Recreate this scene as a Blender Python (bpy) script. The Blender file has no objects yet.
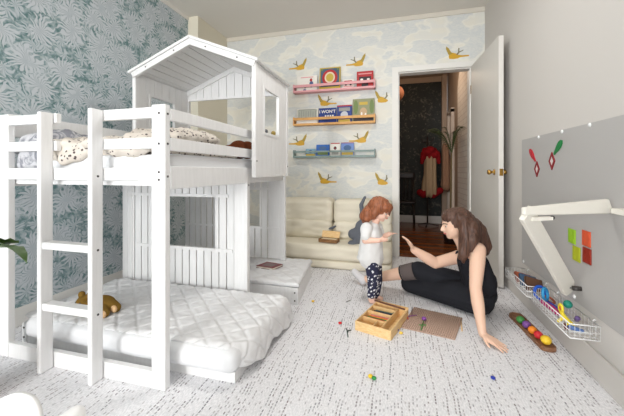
import bpy, bmesh, math, random
from mathutils import Vector, Matrix, noise
random.seed(7)
C = bpy.context.scene.collection
PI = math.pi
R = math.radians

# ------------------------------------------------------------------ camera numbers
FPX, CX, HY, CAMZ = 314.0, 312.0, 171.0, 1.0
YAW = math.atan(85 / FPX)
SN, CS = math.sin(YAW), math.cos(YAW)
def ray(u, v):
    t = (u - CX) / FPX
    return (-SN + t * CS, CS + t * SN, (HY - v) / FPX)
def at(u, v, y):                      # survey of the photograph: a pixel to a point on the plane at depth y
    r = ray(u, v); d = y / r[1]
    return Vector((r[0] * d, y, CAMZ + r[2] * d))
def flat(u, v, z=0.0):                # a pixel to a point at height z
    r = ray(u, v); d = (z - CAMZ) / r[2]
    return Vector((r[0] * d, r[1] * d, z))

# ------------------------------------------------------------------ materials
MATS = {}
def mat(name, col, rough=0.6, metal=0.0, spec=0.4, emit=None, estr=0.0):
    if name in MATS: return MATS[name]
    m = bpy.data.materials.new(name); m.use_nodes = True
    b = m.node_tree.nodes['Principled BSDF']
    b.inputs['Base Color'].default_value = (*col, 1)
    b.inputs['Roughness'].default_value = rough
    b.inputs['Metallic'].default_value = metal
    b.inputs['Specular IOR Level'].default_value = spec
    if emit:
        b.inputs['Emission Color'].default_value = (*emit, 1)
        b.inputs['Emission Strength'].default_value = estr
    MATS[name] = m
    return m
def srgb(r, g, b):
    f = lambda c: ((c / 255 + 0.055) / 1.055) ** 2.4 if c / 255 > 0.04045 else c / 255 / 12.92
    return (f(r), f(g), f(b))
class NT:
    def __init__(s, m):
        s.nt = m.node_tree; s.bsdf = s.nt.nodes['Principled BSDF']
    def n(s, t, **k):
        x = s.nt.nodes.new(t)
        for a, b in k.items(): setattr(x, a, b)
        return x
    def put(s, sock, val):
        if isinstance(val, bpy.types.NodeSocket): s.nt.links.new(val, sock)
        elif val is not None: sock.default_value = val
    def math(s, op, a, b=None, c=None, clamp=False):
        x = s.n('ShaderNodeMath', operation=op); x.use_clamp = clamp
        s.put(x.inputs[0], a)
        if b is not None: s.put(x.inputs[1], b)
        if c is not None: s.put(x.inputs[2], c)
        return x.outputs[0]
    def pos(s):
        g = s.n('ShaderNodeNewGeometry'); return g.outputs['Position']
    def obj(s):
        return s.n('ShaderNodeTexCoord').outputs['Object']
    def sep(s, v):
        x = s.n('ShaderNodeSeparateXYZ'); s.put(x.inputs[0], v); return x.outputs
    def comb(s, a, b, c=0.0):
        x = s.n('ShaderNodeCombineXYZ')
        s.put(x.inputs[0], a); s.put(x.inputs[1], b); s.put(x.inputs[2], c); return x.outputs[0]
    def noise(s, v, scale, detail=2.0, rough=0.5, dist=0.0, d='3D'):
        x = s.n('ShaderNodeTexNoise', noise_dimensions=d)
        s.put(x.inputs['Vector'], v)
        x.inputs['Scale'].default_value = scale; x.inputs['Detail'].default_value = detail
        x.inputs['Roughness'].default_value = rough; x.inputs['Distortion'].default_value = dist
        return x.outputs[0]
    def mix(s, f, a, b):
        x = s.n('ShaderNodeMix', data_type='RGBA')
        s.put(x.inputs[0], f)
        s.put(x.inputs[6], (*a, 1) if isinstance(a, tuple) else a)
        s.put(x.inputs[7], (*b, 1) if isinstance(b, tuple) else b)
        return x.outputs[2]
    def ramp(s, v, lo, hi):
        x = s.n('ShaderNodeMapRange', interpolation_type='SMOOTHSTEP'); s.put(x.inputs[0], v)
        x.inputs[1].default_value = lo; x.inputs[2].default_value = hi
        return x.outputs[0]
    def bump(s, h, strength=0.3, dist=0.01):
        x = s.n('ShaderNodeBump'); x.inputs['Strength'].default_value = strength
        x.inputs['Distance'].default_value = dist; s.put(x.inputs['Height'], h)
        s.nt.links.new(x.outputs[0], s.bsdf.inputs['Normal'])
    def col(s, v): s.nt.links.new(v, s.bsdf.inputs['Base Color'])

white = mat('white_painted_wood', srgb(240, 239, 236), 0.45)
t = NT(white); t.col(t.mix(t.ramp(t.noise(t.comb(t.sep(t.pos())[0], t.sep(t.pos())[1], t.math('MULTIPLY', t.sep(t.pos())[2], 0.12)), 60, 3), 0.3, 0.7), srgb(229, 229, 229), srgb(234, 234, 234)))
trimw = mat('trim_paint', srgb(228, 226, 221), 0.5)
leafp = mat('door_paint', srgb(214, 211, 205), 0.5)
ceilm = mat('ceiling_paint', srgb(222, 218, 211), 0.9)
wallr = mat('grey_wall_paint', srgb(206, 202, 197), 0.85)
t = NT(wallr); t.bump(t.noise(t.pos(), 60, 3), 0.05, 0.002)
panelm = mat('magnet_board_paint', srgb(180, 178, 176), 0.6)
dark = mat('dark_bolt', srgb(60, 56, 54), 0.5)
brass = mat('brass', srgb(190, 150, 80), 0.25, 1.0)

# left wallpaper: large pale chrysanthemum heads over teal
wp = mat('chrysanthemum_wallpaper', (0.4, 0.5, 0.5), 0.85); t = NT(wp)
px, py, pz = t.sep(t.pos())
base = t.comb(t.math('ADD', py, px), pz, 0.0)
nv = t.n('ShaderNodeTexNoise'); t.put(nv.inputs['Vector'], base); nv.inputs['Scale'].default_value = 9; nv.inputs['Detail'].default_value = 2
off = t.n('ShaderNodeVectorMath', operation='MULTIPLY_ADD')
t.put(off.inputs[0], nv.outputs[1]); off.inputs[1].default_value = (0.13, 0.13, 0); t.put(off.inputs[2], base)
def flowers(vec, scale, petals, seed):
    v = t.n('ShaderNodeTexVoronoi', voronoi_dimensions='2D', feature='F1')
    mv = t.n('ShaderNodeVectorMath', operation='ADD'); t.put(mv.inputs[0], vec); mv.inputs[1].default_value = (seed, seed * .7, 0)
    t.put(v.inputs['Vector'], mv.outputs[0]); v.inputs['Scale'].default_value = scale; v.inputs['Randomness'].default_value = 0.75
    sc = t.n('ShaderNodeVectorMath', operation='SUBTRACT'); t.put(sc.inputs[0], mv.outputs[0]); t.put(sc.inputs[1], v.outputs['Position'])
    x, y, z = t.sep(sc.outputs[0])
    ang = t.math('ARCTAN2', y, x)
    dist = v.outputs['Distance']
    tw = t.math('MULTIPLY_ADD', dist, 3.0 / 1, t.math('MULTIPLY', ang, petals))
    wave = t.math('COSINE', tw)
    return dist, wave, ang
d1, w1, a1 = flowers(off.outputs[0], 4.8, 17, 3.1)
d2, w2, a2 = flowers(off.outputs[0], 9.5, 9, 8.7)
edge = t.math('MULTIPLY_ADD', w1, 0.13, 0.40)
inside = t.ramp(t.math('SUBTRACT', edge, d1), -0.03, 0.05)
edge2 = t.math('MULTIPLY_ADD', w2, 0.16, 0.36)
inside2 = t.ramp(t.math('SUBTRACT', edge2, d2), -0.04, 0.06)
petal = t.mix(t.ramp(w1, -0.95, 0.1), srgb(162, 175, 180), srgb(199, 205, 210))
petal = t.mix(t.ramp(d1, 0.0, 0.2), srgb(180, 190, 196), petal)
leafc = t.mix(t.ramp(w2, -0.8, 0.2), srgb(150, 168, 172), srgb(188, 197, 202))
gap = t.mix(t.ramp(t.noise(base, 30, 3), 0.35, 0.65), srgb(96, 128, 130), srgb(158, 175, 179))
c1 = t.mix(inside2, gap, leafc)
c2 = t.mix(inside, c1, petal)
c3 = t.mix(t.math('MULTIPLY', t.ramp(t.noise(off.outputs[0], 42, 3, 0.65), 0.5, 0.62), 0.5), c2, srgb(194, 201, 206))
t.col(c3)

# back wallpaper: cream paper with pale blue-grey clouds
cw = mat('cloud_wallpaper', (0.7, 0.7, 0.65), 0.85); t = NT(cw)
px, py, pz = t.sep(t.pos())
v = t.comb(t.math('MULTIPLY', px, 0.9), t.math('MULTIPLY', pz, 1.6))
nn = t.noise(v, 3.0, 3, 0.5, 0.3)
fine = t.noise(t.comb(t.math('MULTIPLY', px, 1.0), t.math('MULTIPLY', pz, 2.4)), 12, 3, 0.6, 2.2)
cloud = t.ramp(nn, 0.42, 0.52)
cc = t.mix(t.ramp(fine, 0.40, 0.6), srgb(208, 211, 210), srgb(217, 218, 214))
rim = t.math('MULTIPLY', t.ramp(nn, 0.42, 0.45), t.math('SUBTRACT', 1.0, t.ramp(nn, 0.46, 0.50)))
bc = t.mix(cloud, t.mix(t.ramp(t.noise(v, 5, 2), .4, .6), srgb(222, 221, 214), srgb(226, 223, 212)), cc)
t.col(t.mix(t.math('MULTIPLY', rim, 0.5), bc, srgb(236, 234, 224)))

# rug: white ground with rows of small dark stitches
rg = mat('stitched_rug', (0.8, 0.8, 0.8), 0.95, spec=0.1); t = NT(rg)
px, py, pz = t.sep(t.pos())
wob = t.noise(t.comb(px, py), 2.2, 2, d='2D')
xx = t.math('ADD', px, t.math('MULTIPLY', t.math('SUBTRACT', wob, 0.5), 0.05))
rowi = t.math('FLOOR', t.math('DIVIDE', xx, 0.015))
fx = t.math('FRACT', t.math('DIVIDE', xx, 0.015))
wn = t.n('ShaderNodeTexWhiteNoise', noise_dimensions='1D'); t.put(wn.inputs['W'], rowi); rr = wn.outputs['Value']
yy = t.math('MULTIPLY_ADD', rr, 7.3, py)
cell = t.math('FLOOR', t.math('DIVIDE', yy, 0.019)); fy = t.math('FRACT', t.math('DIVIDE', yy, 0.019))
wc = t.n('ShaderNodeTexWhiteNoise', noise_dimensions='2D'); t.put(wc.inputs['Vector'], t.comb(rowi, cell)); rc = wc.outputs['Value']
dens = t.noise(t.comb(t.math('MULTIPLY', rowi, 0.83), t.math('MULTIPLY', yy, 1.5)), 1.0, 2, d='2D')
on = t.math('LESS_THAN', rc, t.math('MULTIPLY_ADD', t.ramp(dens, 0.42, 0.66), 0.66, 0.13))
shape = t.math('MULTIPLY', t.math('MULTIPLY', t.ramp(fx, 0.12, 0.3), t.math('SUBTRACT', 1.0, t.ramp(fx, 0.5, 0.66))), t.math('SUBTRACT', 1.0, t.ramp(fy, 0.65, 0.85)))
ink = t.math('MULTIPLY', t.math('MULTIPLY', on, shape), t.math('MULTIPLY_ADD', rc, 0.8, 0.38), clamp=True)
tone = t.mix(rr, srgb(96, 94, 104), srgb(130, 116, 118))
ground = t.mix(t.ramp(t.noise(t.comb(t.math('MULTIPLY', px, 160), t.math('MULTIPLY', py, 70)), 1.0, 2, d='2D'), .35, .7), srgb(220, 220, 223), srgb(238, 237, 240))
t.col(t.mix(ink, ground, tone))
t.bump(t.math('SUBTRACT', t.noise(t.comb(t.math('MULTIPLY', px, 120), t.math('MULTIPLY', py, 50)), 1.0, 2, d='2D'), ink), 0.35, 0.004)

# wood floor of the hallway
wf = mat('hall_wood_floor', (0.2, 0.1, 0.05), 0.25); t = NT(wf)
px, py, pz = t.sep(t.pos())
pl = t.math('FLOOR', t.math('DIVIDE', py, 0.07))
wn = t.n('ShaderNodeTexWhiteNoise', noise_dimensions='1D'); t.put(wn.inputs['W'], pl)
g = t.noise(t.comb(t.math('MULTIPLY', px, 2), t.math('MULTIPLY', py, 26)), 3, 4)
t.col(t.mix(t.math('MULTIPLY_ADD', wn.outputs[0], 0.6, t.math('MULTIPLY', g, 0.4)), srgb(96, 52, 28), srgb(158, 96, 56)))

hd = mat('dark_floral_wallpaper', (0.03, 0.04, 0.04), 0.7); t = NT(hd)
nn = t.noise(t.pos(), 9, 3, 0.6, 1.5); n2 = t.noise(t.pos(), 23, 2, 0.6, 1.0)
t.col(t.mix(t.math('MULTIPLY', t.ramp(nn, 0.50, 0.66), t.ramp(n2, 0.40, 0.62)), srgb(44, 48, 47), srgb(104, 100, 90)))
hb = mat('hall_beige_paint', srgb(178, 156, 136), 0.8)
brick = mat('painted_brick', srgb(222, 205, 186), 0.8); t = NT(brick)
px, py, pz = t.sep(t.pos())
bt = t.n('ShaderNodeTexBrick'); t.put(bt.inputs['Vector'], t.comb(t.math('ADD', px, py), pz))
bt.inputs['Color1'].default_value = (*srgb(236, 226, 212), 1); bt.inputs['Color2'].default_value = (*srgb(230, 218, 204), 1)
bt.inputs['Mortar'].default_value = (*srgb(208, 194, 180), 1); bt.inputs['Scale'].default_value = 1
bt.inputs['Brick Width'].default_value = 0.2; bt.inputs['Row Height'].default_value = 0.075; bt.inputs['Mortar Size'].default_value = 0.004
t.col(bt.outputs[0])

def fabric(name, col, bs=0.3, scale=300, rough=0.95):
    m = mat(name, col, rough, spec=0.15); t = NT(m)
    t.bump(t.noise(t.pos(), scale, 2), bs, 0.002); return m
def wood(name, a, b, s=18):
    m = mat(name, a, 0.5); t = NT(m); x, y, z = t.sep(t.obj())
    g = t.noise(t.comb(t.math('MULTIPLY', x, 1), t.math('MULTIPLY', y, 7), t.math('MULTIPLY', z, 7)), s, 4, .6, .6)
    t.col(t.mix(t.ramp(g, .3, .7), a, b)); return m
quilt = fabric('white_quilt', srgb(222, 222, 223), 0.25)
sheet = fabric('white_sheet', srgb(226, 227, 229), 0.15)
sofam = fabric('cream_canvas', srgb(226, 219, 201), 0.35, 160)
greyplush = fabric('grey_plush', srgb(104, 108, 116), 0.6, 400)
bearm = fabric('golden_plush', srgb(128, 98, 42), 0.6, 400)
beart = fabric('tan_plush', srgb(222, 184, 140), 0.4, 400)
brownplush = fabric('brown_plush', srgb(112, 60, 36), 0.6, 400)
greenplush = fabric('green_plush', srgb(132, 150, 124), 0.6, 400)
skin = mat('skin', srgb(228, 190, 166), 0.5); NT(skin).bsdf.inputs['Subsurface Weight'].default_value = 0.05
skinc = mat('child_skin', srgb(232, 190, 170), 0.5)
blackf = fabric('black_jersey', srgb(38, 39, 44), 0.2)
sheer = mat('sheer_panel', srgb(92, 82, 80), 0.8)
def hairmat(name, a, b):
    m = mat(name, a, 0.45); t = NT(m); x, y, z = t.sep(t.pos())
    g = t.noise(t.comb(t.math('MULTIPLY', x, 110), t.math('MULTIPLY', y, 110), t.math('MULTIPLY', z, 12)), 1.0, 3, .6, .4)
    t.col(t.mix(t.ramp(g, .3, .7), a, b)); t.bump(g, 0.5, 0.004); return m
hairm = hairmat('brown_hair', srgb(58, 38, 30), srgb(100, 70, 56))
hairc = hairmat('auburn_hair', srgb(116, 66, 42), srgb(164, 100, 66))
teem = fabric('white_cotton', srgb(222, 222, 221), 0.3)
leg = mat('patterned_leggings', srgb(40, 44, 66), 0.9); t = NT(leg); x, y, z = t.sep(t.pos())
vv = t.n('ShaderNodeTexVoronoi'); t.put(vv.inputs['Vector'], t.comb(t.math('ADD', x, t.math('MULTIPLY', z, 0.5)), t.math('MULTIPLY', y, 1), t.math('SUBTRACT', t.math('MULTIPLY', z, 1.3), x))); vv.inputs['Scale'].default_value = 36
t.col(t.mix(t.math('SUBTRACT', 1.0, t.ramp(vv.outputs['Distance'], 0.30, 0.42)), srgb(44, 46, 70), srgb(226, 226, 232)))
comf = fabric('comforter', srgb(222, 214, 202), 0.2); t = NT(comf)
vv = t.n('ShaderNodeTexVoronoi'); t.put(vv.inputs['Vector'], t.pos()); vv.inputs['Scale'].default_value = 44
t.col(t.mix(t.math('SUBTRACT', 1.0, t.ramp(vv.outputs['Distance'], 0.24, 0.32)), srgb(214, 206, 196), srgb(90, 78, 78)))
pilm = fabric('grey_marbled_cotton', srgb(190, 192, 200), 0.2); t = NT(pilm)
t.col(t.mix(t.ramp(t.noise(t.pos(), 14, 4, .6, 1.6), .42, .6), srgb(136, 138, 146), srgb(200, 200, 204)))
cratem = wood('pale_pine', srgb(222, 182, 124), srgb(236, 204, 152))
ribm = mat('brown_ribbed_card', srgb(176, 150, 134), 0.85)
traym = wood('walnut', srgb(112, 76, 52), srgb(150, 106, 74))
wire = mat('white_wire', srgb(236, 236, 236), 0.4)
armm = mat('cream_laminate', srgb(228, 224, 214), 0.45)
def pc(name, r, g, b, rough=0.5): return mat(name, srgb(r, g, b), rough)

# ------------------------------------------------------------------ mesh builder
class MB:
    def __init__(s): s.bm = bmesh.new(); s.M = Matrix()
    def _v(s, co): return s.bm.verts.new(s.M @ Vector(co))
    def box(s, x0, y0, z0, x1, y1, z1, M=None):
        M = M or Matrix()
        vs = [s._v(M @ Vector(p)) for p in ((x0,y0,z0),(x1,y0,z0),(x1,y1,z0),(x0,y1,z0),(x0,y0,z1),(x1,y0,z1),(x1,y1,z1),(x0,y1,z1))]
        for f in ((3,2,1,0),(4,5,6,7),(0,1,5,4),(1,2,6,5),(2,3,7,6),(3,0,4,7)): s.bm.faces.new([vs[i] for i in f])
        return s
    def beam(s, a, b, w, h, up=(0,0,1)):      # a board from a to b, w wide across, h along up
        a, b = Vector(a), Vector(b); d = (b - a); L = d.length; d.normalize()
        u = Vector(up); sd = d.cross(u).normalized(); u = sd.cross(d).normalized()
        M = Matrix((( *d, 0), (*sd, 0), (*u, 0), (0,0,0,1))).transposed(); M.translation = a
        return s.box(0, -w/2, -h/2, L, w/2, h/2, M)
    def tube(s, pts, rad, seg=10, cap=True):
        pts = [Vector(p) for p in pts]; n = len(pts)
        rad = rad if isinstance(rad, (list, tuple)) else [rad]*n
        rings = []; prev = None
        for i, p in enumerate(pts):
            d = (pts[min(i+1,n-1)] - pts[max(i-1,0)]).normalized()
            if prev is None:
                a = Vector((0,0,1)) if abs(d.z) < .9 else Vector((1,0,0))
                e1 = d.cross(a).normalized()
            else: e1 = (prev - d * prev.dot(d)).normalized()
            prev = e1; e2 = d.cross(e1)
            rings.append([s._v(p + (e1*math.cos(2*PI*k/seg) + e2*math.sin(2*PI*k/seg))*rad[i]) for k in range(seg)])
        for i in range(n-1):
            for k in range(seg):
                s.bm.faces.new((rings[i][k], rings[i][(k+1)%seg], rings[i+1][(k+1)%seg], rings[i+1][k]))
        if cap:
            s.bm.faces.new(rings[0][::-1]); s.bm.faces.new(rings[-1])
        return s
    def ball(s, c, r, seg=16, rings=10, M=None):
        r = r if isinstance(r, (list, tuple)) else (r, r, r)
        T = Matrix.Translation(Vector(c)) @ (M or Matrix()) @ Matrix.Diagonal((*r, 1))
        bmesh.ops.create_uvsphere(s.bm, u_segments=seg, v_segments=rings, radius=1, matrix=s.M @ T); return s
    def capsule(s, a, b, ra, rb, seg=14):
        a, b = Vector(a), Vector(b)
        s.ball(a, ra, seg, 8); s.ball(b, rb, seg, 8)
        if (a-b).length > 1e-4: s.tube([a, b], [ra, rb], seg)
        return s
    def chain(s, pts, rad):
        for i in range(len(pts)-1): s.capsule(pts[i], pts[i+1], rad[i], rad[i+1])
        return s
    def prism(s, outline, M, th):              # outline in local xy, extruded th along local z
        lo = [s._v(M @ Vector((x, y, 0))) for x, y in outline]; hi = [s._v(M @ Vector((x, y, th))) for x, y in outline]
        n = len(lo); s.bm.faces.new(lo[::-1]); s.bm.faces.new(hi)
        for i in range(n): s.bm.faces.new((lo[i], lo[(i+1)%n], hi[(i+1)%n], hi[i]))
        return s
    def lathe(s, prof, c=(0,0,0), seg=20):
        c = Vector(c); rings = []
        for r, z in prof: rings.append([s._v(c + Vector((r*math.cos(2*PI*k/seg), r*math.sin(2*PI*k/seg), z))) for k in range(seg)])
        for i in range(len(rings)-1):
            for k in range(seg): s.bm.faces.new((rings[i][k], rings[i][(k+1)%seg], rings[i+1][(k+1)%seg], rings[i+1][k]))
        s.bm.faces.new(rings[0][::-1]); s.bm.faces.new(rings[-1]); return s
    def grid(s, fn, nu, nv):
        V = [[s._v(fn(i/nu, j/nv)) for j in range(nv+1)] for i in range(nu+1)]
        for i in range(nu):
            for j in range(nv): s.bm.faces.new((V[i][j], V[i+1][j], V[i+1][j+1], V[i][j+1]))
        return s
    def pillow(s, x0, y0, z0, x1, y1, z1, r=0.03, n=24, fn=None, e=6.0):   # cushion: superellipsoid box with an optional surface displacement
        cx, cy, cz = (x0+x1)/2, (y0+y1)/2, (z0+z1)/2; hx, hy, hz = (x1-x0)/2, (y1-y0)/2, (z1-z0)/2
        b2 = bmesh.new(); bmesh.ops.create_cube(b2, size=2)
        bmesh.ops.subdivide_edges(b2, edges=b2.edges[:], cuts=n, use_grid_fill=True)
        for v in b2.verts:
            p = v.co; q = Vector((max(-hx+r, min(hx-r, p.x*hx)), max(-hy+r, min(hy-r, p.y*hy)), max(-hz+r, min(hz-r, p.z*hz))))
            o = Vector((p.x*hx, p.y*hy, p.z*hz)); d = o - q
            if d.length > 1e-7: o = q + d.normalized()*r
            o += Vector((cx, cy, cz))
            if fn: o = fn(o, (p.x, p.y, p.z))
            v.co = s.M @ o
        me = bpy.data.meshes.new('tmp'); b2.to_mesh(me); b2.free(); s.bm.from_mesh(me); bpy.data.meshes.remove(me)
        return s
    def build(s, name, m, parent=None, smooth=False, bevel=0.0, kind=None):
        bmesh.ops.recalc_face_normals(s.bm, faces=s.bm.faces[:])
        me = bpy.data.meshes.new(name)
        loc = Vector((0,0,0))
        if parent is not None:
            inv = WORLD[parent.name].inverted(); s.bm.transform(inv)
        s.bm.to_mesh(me); s.bm.free()
        for p in me.polygons: p.use_smooth = smooth
        o = bpy.data.objects.new(name, me); C.objects.link(o)
        WORLD[o.name] = Matrix()
        if parent is not None: o.parent = parent; WORLD[o.name] = WORLD[parent.name]
        if m: me.materials.append(m)
        if bevel:
            b = o.modifiers.new('b', 'BEVEL'); b.width = bevel; b.segments = 2; b.limit_method = 'ANGLE'; b.harden_normals = False
        if kind: o['kind'] = kind
        return o
WORLD = {}
def thing(name, label, cat, loc, group=None):
    o = bpy.data.objects.new(name, None); C.objects.link(o); o.location = loc; o.empty_display_size = 0.05
    o['label'] = label; o['category'] = cat
    if group: o['group'] = group
    WORLD[o.name] = Matrix.Translation(Vector(loc)); return o
def tag(o, label, cat, group=None, kind=None):
    o['label'] = label; o['category'] = cat
    if group: o['group'] = group
    if kind: o['kind'] = kind
    return o
def organic(mb, name, m, parent, voxel=0.006, it=6, fac=0.6, disp=None):
    """fuse overlapping lobes into one continuous smooth surface"""
    tmp = mb.build('tmp_blob', None)
    r = tmp.modifiers.new('r', 'REMESH'); r.mode = 'VOXEL'; r.voxel_size = voxel
    sm = tmp.modifiers.new('s', 'SMOOTH'); sm.factor = fac; sm.iterations = it
    dg = bpy.context.evaluated_depsgraph_get()
    me = bpy.data.meshes.new_from_object(tmp.evaluated_get(dg)); bpy.data.objects.remove(tmp)
    b = MB(); b.bm.from_mesh(me); bpy.data.meshes.remove(me)
    if disp:
        b.bm.normal_update()
        for v in b.bm.verts: v.co += disp(v.co, v.normal)
    return b.build(name, m, parent, smooth=True)
def struct(mb, name, m, parent=None, bevel=0.0): return mb.build(name, m, parent, bevel=bevel, kind='structure')

# ------------------------------------------------------------------ room shell
XL, XR, YB, YF, H = -2.36, 0.93, 3.82, -4.2, 2.80
struct(MB().box(XL-.1, YF-.1, -.1, XR+.1, YB+.12, -0.012), 'floor', wf)
tag(MB().box(XL+.01, YF+.02, -0.0115, XR-.012, YB-.01, 0).build('rug', rg), 'white wall-to-wall rug with rows of small dark grey stitches', 'rug')
b = MB().box(XL-.1, YF-.1, H, XR+.1, YB+.12, H+.1); struct(b, 'ceiling', ceilm)
struct(MB().box(XL-.1, YF-.1, 0, XL, YB+.12, H), 'wall_left', wp)
b = MB().box(XL+.0005, 2.2, H-.042, XL+.012, 3.17, H).box(XL+.0005, YF, H-.042, XL+.012, 2.2, H); struct(b, 'trim_1', trimw)
struct(MB().box(XR, YF-.1, 0, XR+.1, YB+.12, H), 'wall_right', wallr)
# back wall with the doorway
DX0, DX1, DZ = 0.015, 0.79, 2.155
b = MB().box(XL, YB, 0, DX0, YB+.12, H).box(DX1, YB, 0, XR, YB+.12, H).box(DX0, YB, DZ, DX1, YB+.12, H); struct(b, 'wall_back', cw)
struct(MB().box(XL, 3.17, 0, -2.228, YB, H), 'wall_chase', mat('chase_paint', srgb(222, 216, 198), .85))
# front wall behind the camera: window at left, added fill opening at right
WX0, WX1, WZ0, WZ1 = -2.25, -1.35, 0.5, 2.5
VX0, VX1 = -.85, .55  # second opening, added to bring fill light to the right side
b = MB().box(XL, YF-.1, 0, WX0, YF, H).box(WX1, YF-.1, 0, VX0, YF, H).box(VX1, YF-.1, 0, XR, YF, H)
for a_, c_ in ((WX0, WX1), (VX0, VX1)): b.box(a_, YF-.1, 0, c_, YF, WZ0).box(a_, YF-.1, WZ1, c_, YF, H)
struct(b, 'wall_front', trimw)
for k, (a_, c_) in enumerate(((WX0, WX1), (VX0, VX1))):  # the second frame belongs to the added fill opening
    b = MB().box(a_, YF-.08, WZ0, a_+.03, YF, WZ1).box(c_-.03, YF-.08, WZ0, c_, YF, WZ1).box(a_, YF-.08, WZ0, c_, YF, WZ0+.03).box(a_, YF-.08, WZ1-.03, c_, YF, WZ1)
    struct(b, 'window_%d' % (k+1), trimw)
struct(MB().box(XR-.014, YF, 0, XR, YB-.03, .135), 'baseboard_right', wallr, bevel=.004)
struct(MB().box(-2.22, YB-.014, 0, DX0-.075, YB, .12), 'baseboard_back', trimw, bevel=.004)
struct(MB().box(XL, YF, 0, XL+.012, 3.17, .12), 'baseboard_left', trimw, bevel=.004)
# ceiling edge moulding lines
b = MB().box(-2.228, YB-.014, H-.05, XR, YB, H); struct(b, 'trim_2', mat('cornice_paint', srgb(214, 208, 196), .8))
# door casing
b = MB().box(DX0-.07, YB-.022, 0, DX0+.001, YB+.002, DZ).box(DX1-.001, YB-.022, 0, DX1+.07, YB+.002, DZ).box(DX0-.07, YB-.022, DZ, DX1+.07, YB+.002, DZ+.06)
struct(b, 'trim_3', trimw)
b = MB()
b.box(DX0, YB+.003, 0, DX0+.012, YB+.12, DZ-.013).box(DX1-.012, YB+.003, 0, DX1, YB+.12, DZ-.013).box(DX0, YB+.003, DZ-.012, DX1, YB+.12, DZ)
struct(b, 'trim_7', trimw)
# open door leaf, hinged on the right of the doorway
d = bpy.data.objects.new('door_1', None); C.objects.link(d); d.location = (0.805, 3.785, 0); d['kind'] = 'structure'; WORLD['door_1'] = Matrix.Translation((0.805, 3.785, 0))
M = Matrix.Translation((0.805, 3.785, 0)) @ Matrix.Rotation(R(3.4), 4, 'Z')
b = MB(); b.M = M; b.box(-.02, -.80, .012, .02, 0, 2.15)
struct(b, 'door_panel', leafp, d, bevel=.003)
for z in (0.3, 1.85):
    b = MB(); b.M = M; b.box(-.024, -.005, z, .024, .01, z+.09); b.build('hinge', brass, d)
for sx in (-1, 1):
    b = MB(); b.M = M @ Matrix.Translation((.02*sx, -.70, 0.99)) @ Matrix.Rotation(R(90*sx), 4, 'Y')
    b.lathe([(.026, 0), (.026, .004), (.012, .008), (.010, .022), (.018, .03), (.024, .042), (.018, .054), (.004, .058)])
    b.build('door_knob', brass, d, smooth=True)
b = MB(); b.M = M; b.box(-.014, -.803, .96, .014, -.80, 1.02); b.build('latch_plate', brass, d)

# ------------------------------------------------------------------ hallway
struct(MB().box(-1.2, YB+.12, -.1, 1.3, 7.0, -.003), 'floor_hallway', wf)
struct(MB().box(-1.2, YB+.12, H, 1.3, 7.0, H+.1), 'ceiling_hallway', hb)
struct(MB().box(-1.2, 6.4, 0, .815, 6.5, 2.70), 'wall_hallway_back', hd)
struct(MB().box(-1.2, 6.39, 2.70, .815, 6.5, 2.8).box(.815, 6.3, 0, .9, 6.5, H), 'trim_4', hb)
struct(MB().box(-1.2, 6.385, 0, .815, 6.4, .14), 'baseboard_hallway', trimw)
struct(MB().box(-1.3, YB+.12, 0, -1.2, 6.5, H), 'wall_hallway_left', hb)
# right side of the hall: beige wall with an arched white brick pier
struct(MB().box(.93, YB+.12, 0, 1.03, 6.5, H), 'wall_hallway_right', hb)
o = [(4.1, 0), (5.25, 0), (5.25, 2.2)] + [(5.25 - .7*(1-math.cos(a)), 2.2 + .45*math.sin(a)) for a in [R(k*10) for k in range(1, 10)]] + [(4.1, 2.65)]
M = Matrix(((0,0,-1,.93),(1,0,0,0),(0,1,0,0),(0,0,0,1)))
struct(MB().prism(o, M, .03), 'trim_5', brick)
b = MB()
for y in (5.72, 6.12): b.box(.88, y, 0, .93, y+.07, 2.05)
b.box(.88, 5.72, 2.0, .93, 6.19, 2.07)
struct(b, 'trim_6', mat('hall_casing', srgb(206, 192, 178), .6))
# hall furniture
ch = thing('spindle_chair', 'dark wooden spindle-back chair against the dark floral wall in the hallway', 'chair', (.13, 5.95, -.003))
blk = mat('black_lacquer', srgb(44, 36, 34), .4)
for sx in (-.17, .17):
    MB().tube([(.13+sx, 5.80, 0), (.13+sx*.9, 5.82, .42)], [.014, .018]).build('leg', blk, ch, True)
    MB().tube([(.13+sx, 6.15, 0), (.13+sx*.95, 6.12, .43), (.13+sx, 6.16, .92)], [.014, .018, .014]).build('leg', blk, ch, True)
MB().pillow(-.07, 5.78, .42, .33, 6.15, .46, .015, 8).build('seat', blk, ch, True)
MB().pillow(-.06, 6.14, .86, .32, 6.18, .97, .015, 8).build('top_rail', blk, ch, True)
for k in range(5):
    MB().tube([(.13+(k-2)*.06, 6.13, .45), (.13+(k-2)*.07, 6.16, .88)], .008, 8).build('spindle', blk, ch, True)
cs = thing('coat_stand', 'dark slim coat stand holding red and cream coats in the hallway', 'coat stand', (.53, 6.0, -.003))
MB().tube([(.53, 6.0, 0.03), (.53, 6.0, 1.62)], .014).build('pole', blk, cs, True)
for a in range(3):
    MB().tube([(.53, 6.0, .06), (.53+.2*math.cos(a*2.09+.3), 6.0+.2*math.sin(a*2.09+.3), .012)], .012, 8).build('foot', blk, cs, True)
for a in (-1, 1): MB().tube([(.53, 6.0, 1.5), (.53+.08*a, 6.0, 1.53), (.53+.1*a, 6.0, 1.6)], .008, 8).build('hook', blk, cs, True)
red = fabric('red_wool', srgb(128, 18, 24), .3); creamc = fabric('cream_wool', srgb(160, 136, 108), .3)
ct = thing('winter_coat', 'cream coat with a red fur collar hanging on the hallway coat stand', 'coat', (.53, 5.9, .45))
cc = at(430, 165, 5.9)
def fold(p, n): return n*.012*math.sin(p.x*90)
b = MB().chain([(cc.x, 5.9, 1.28), (cc.x, 5.9, .95), (cc.x, 5.9, .66)], [.11, .11, .14])
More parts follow.
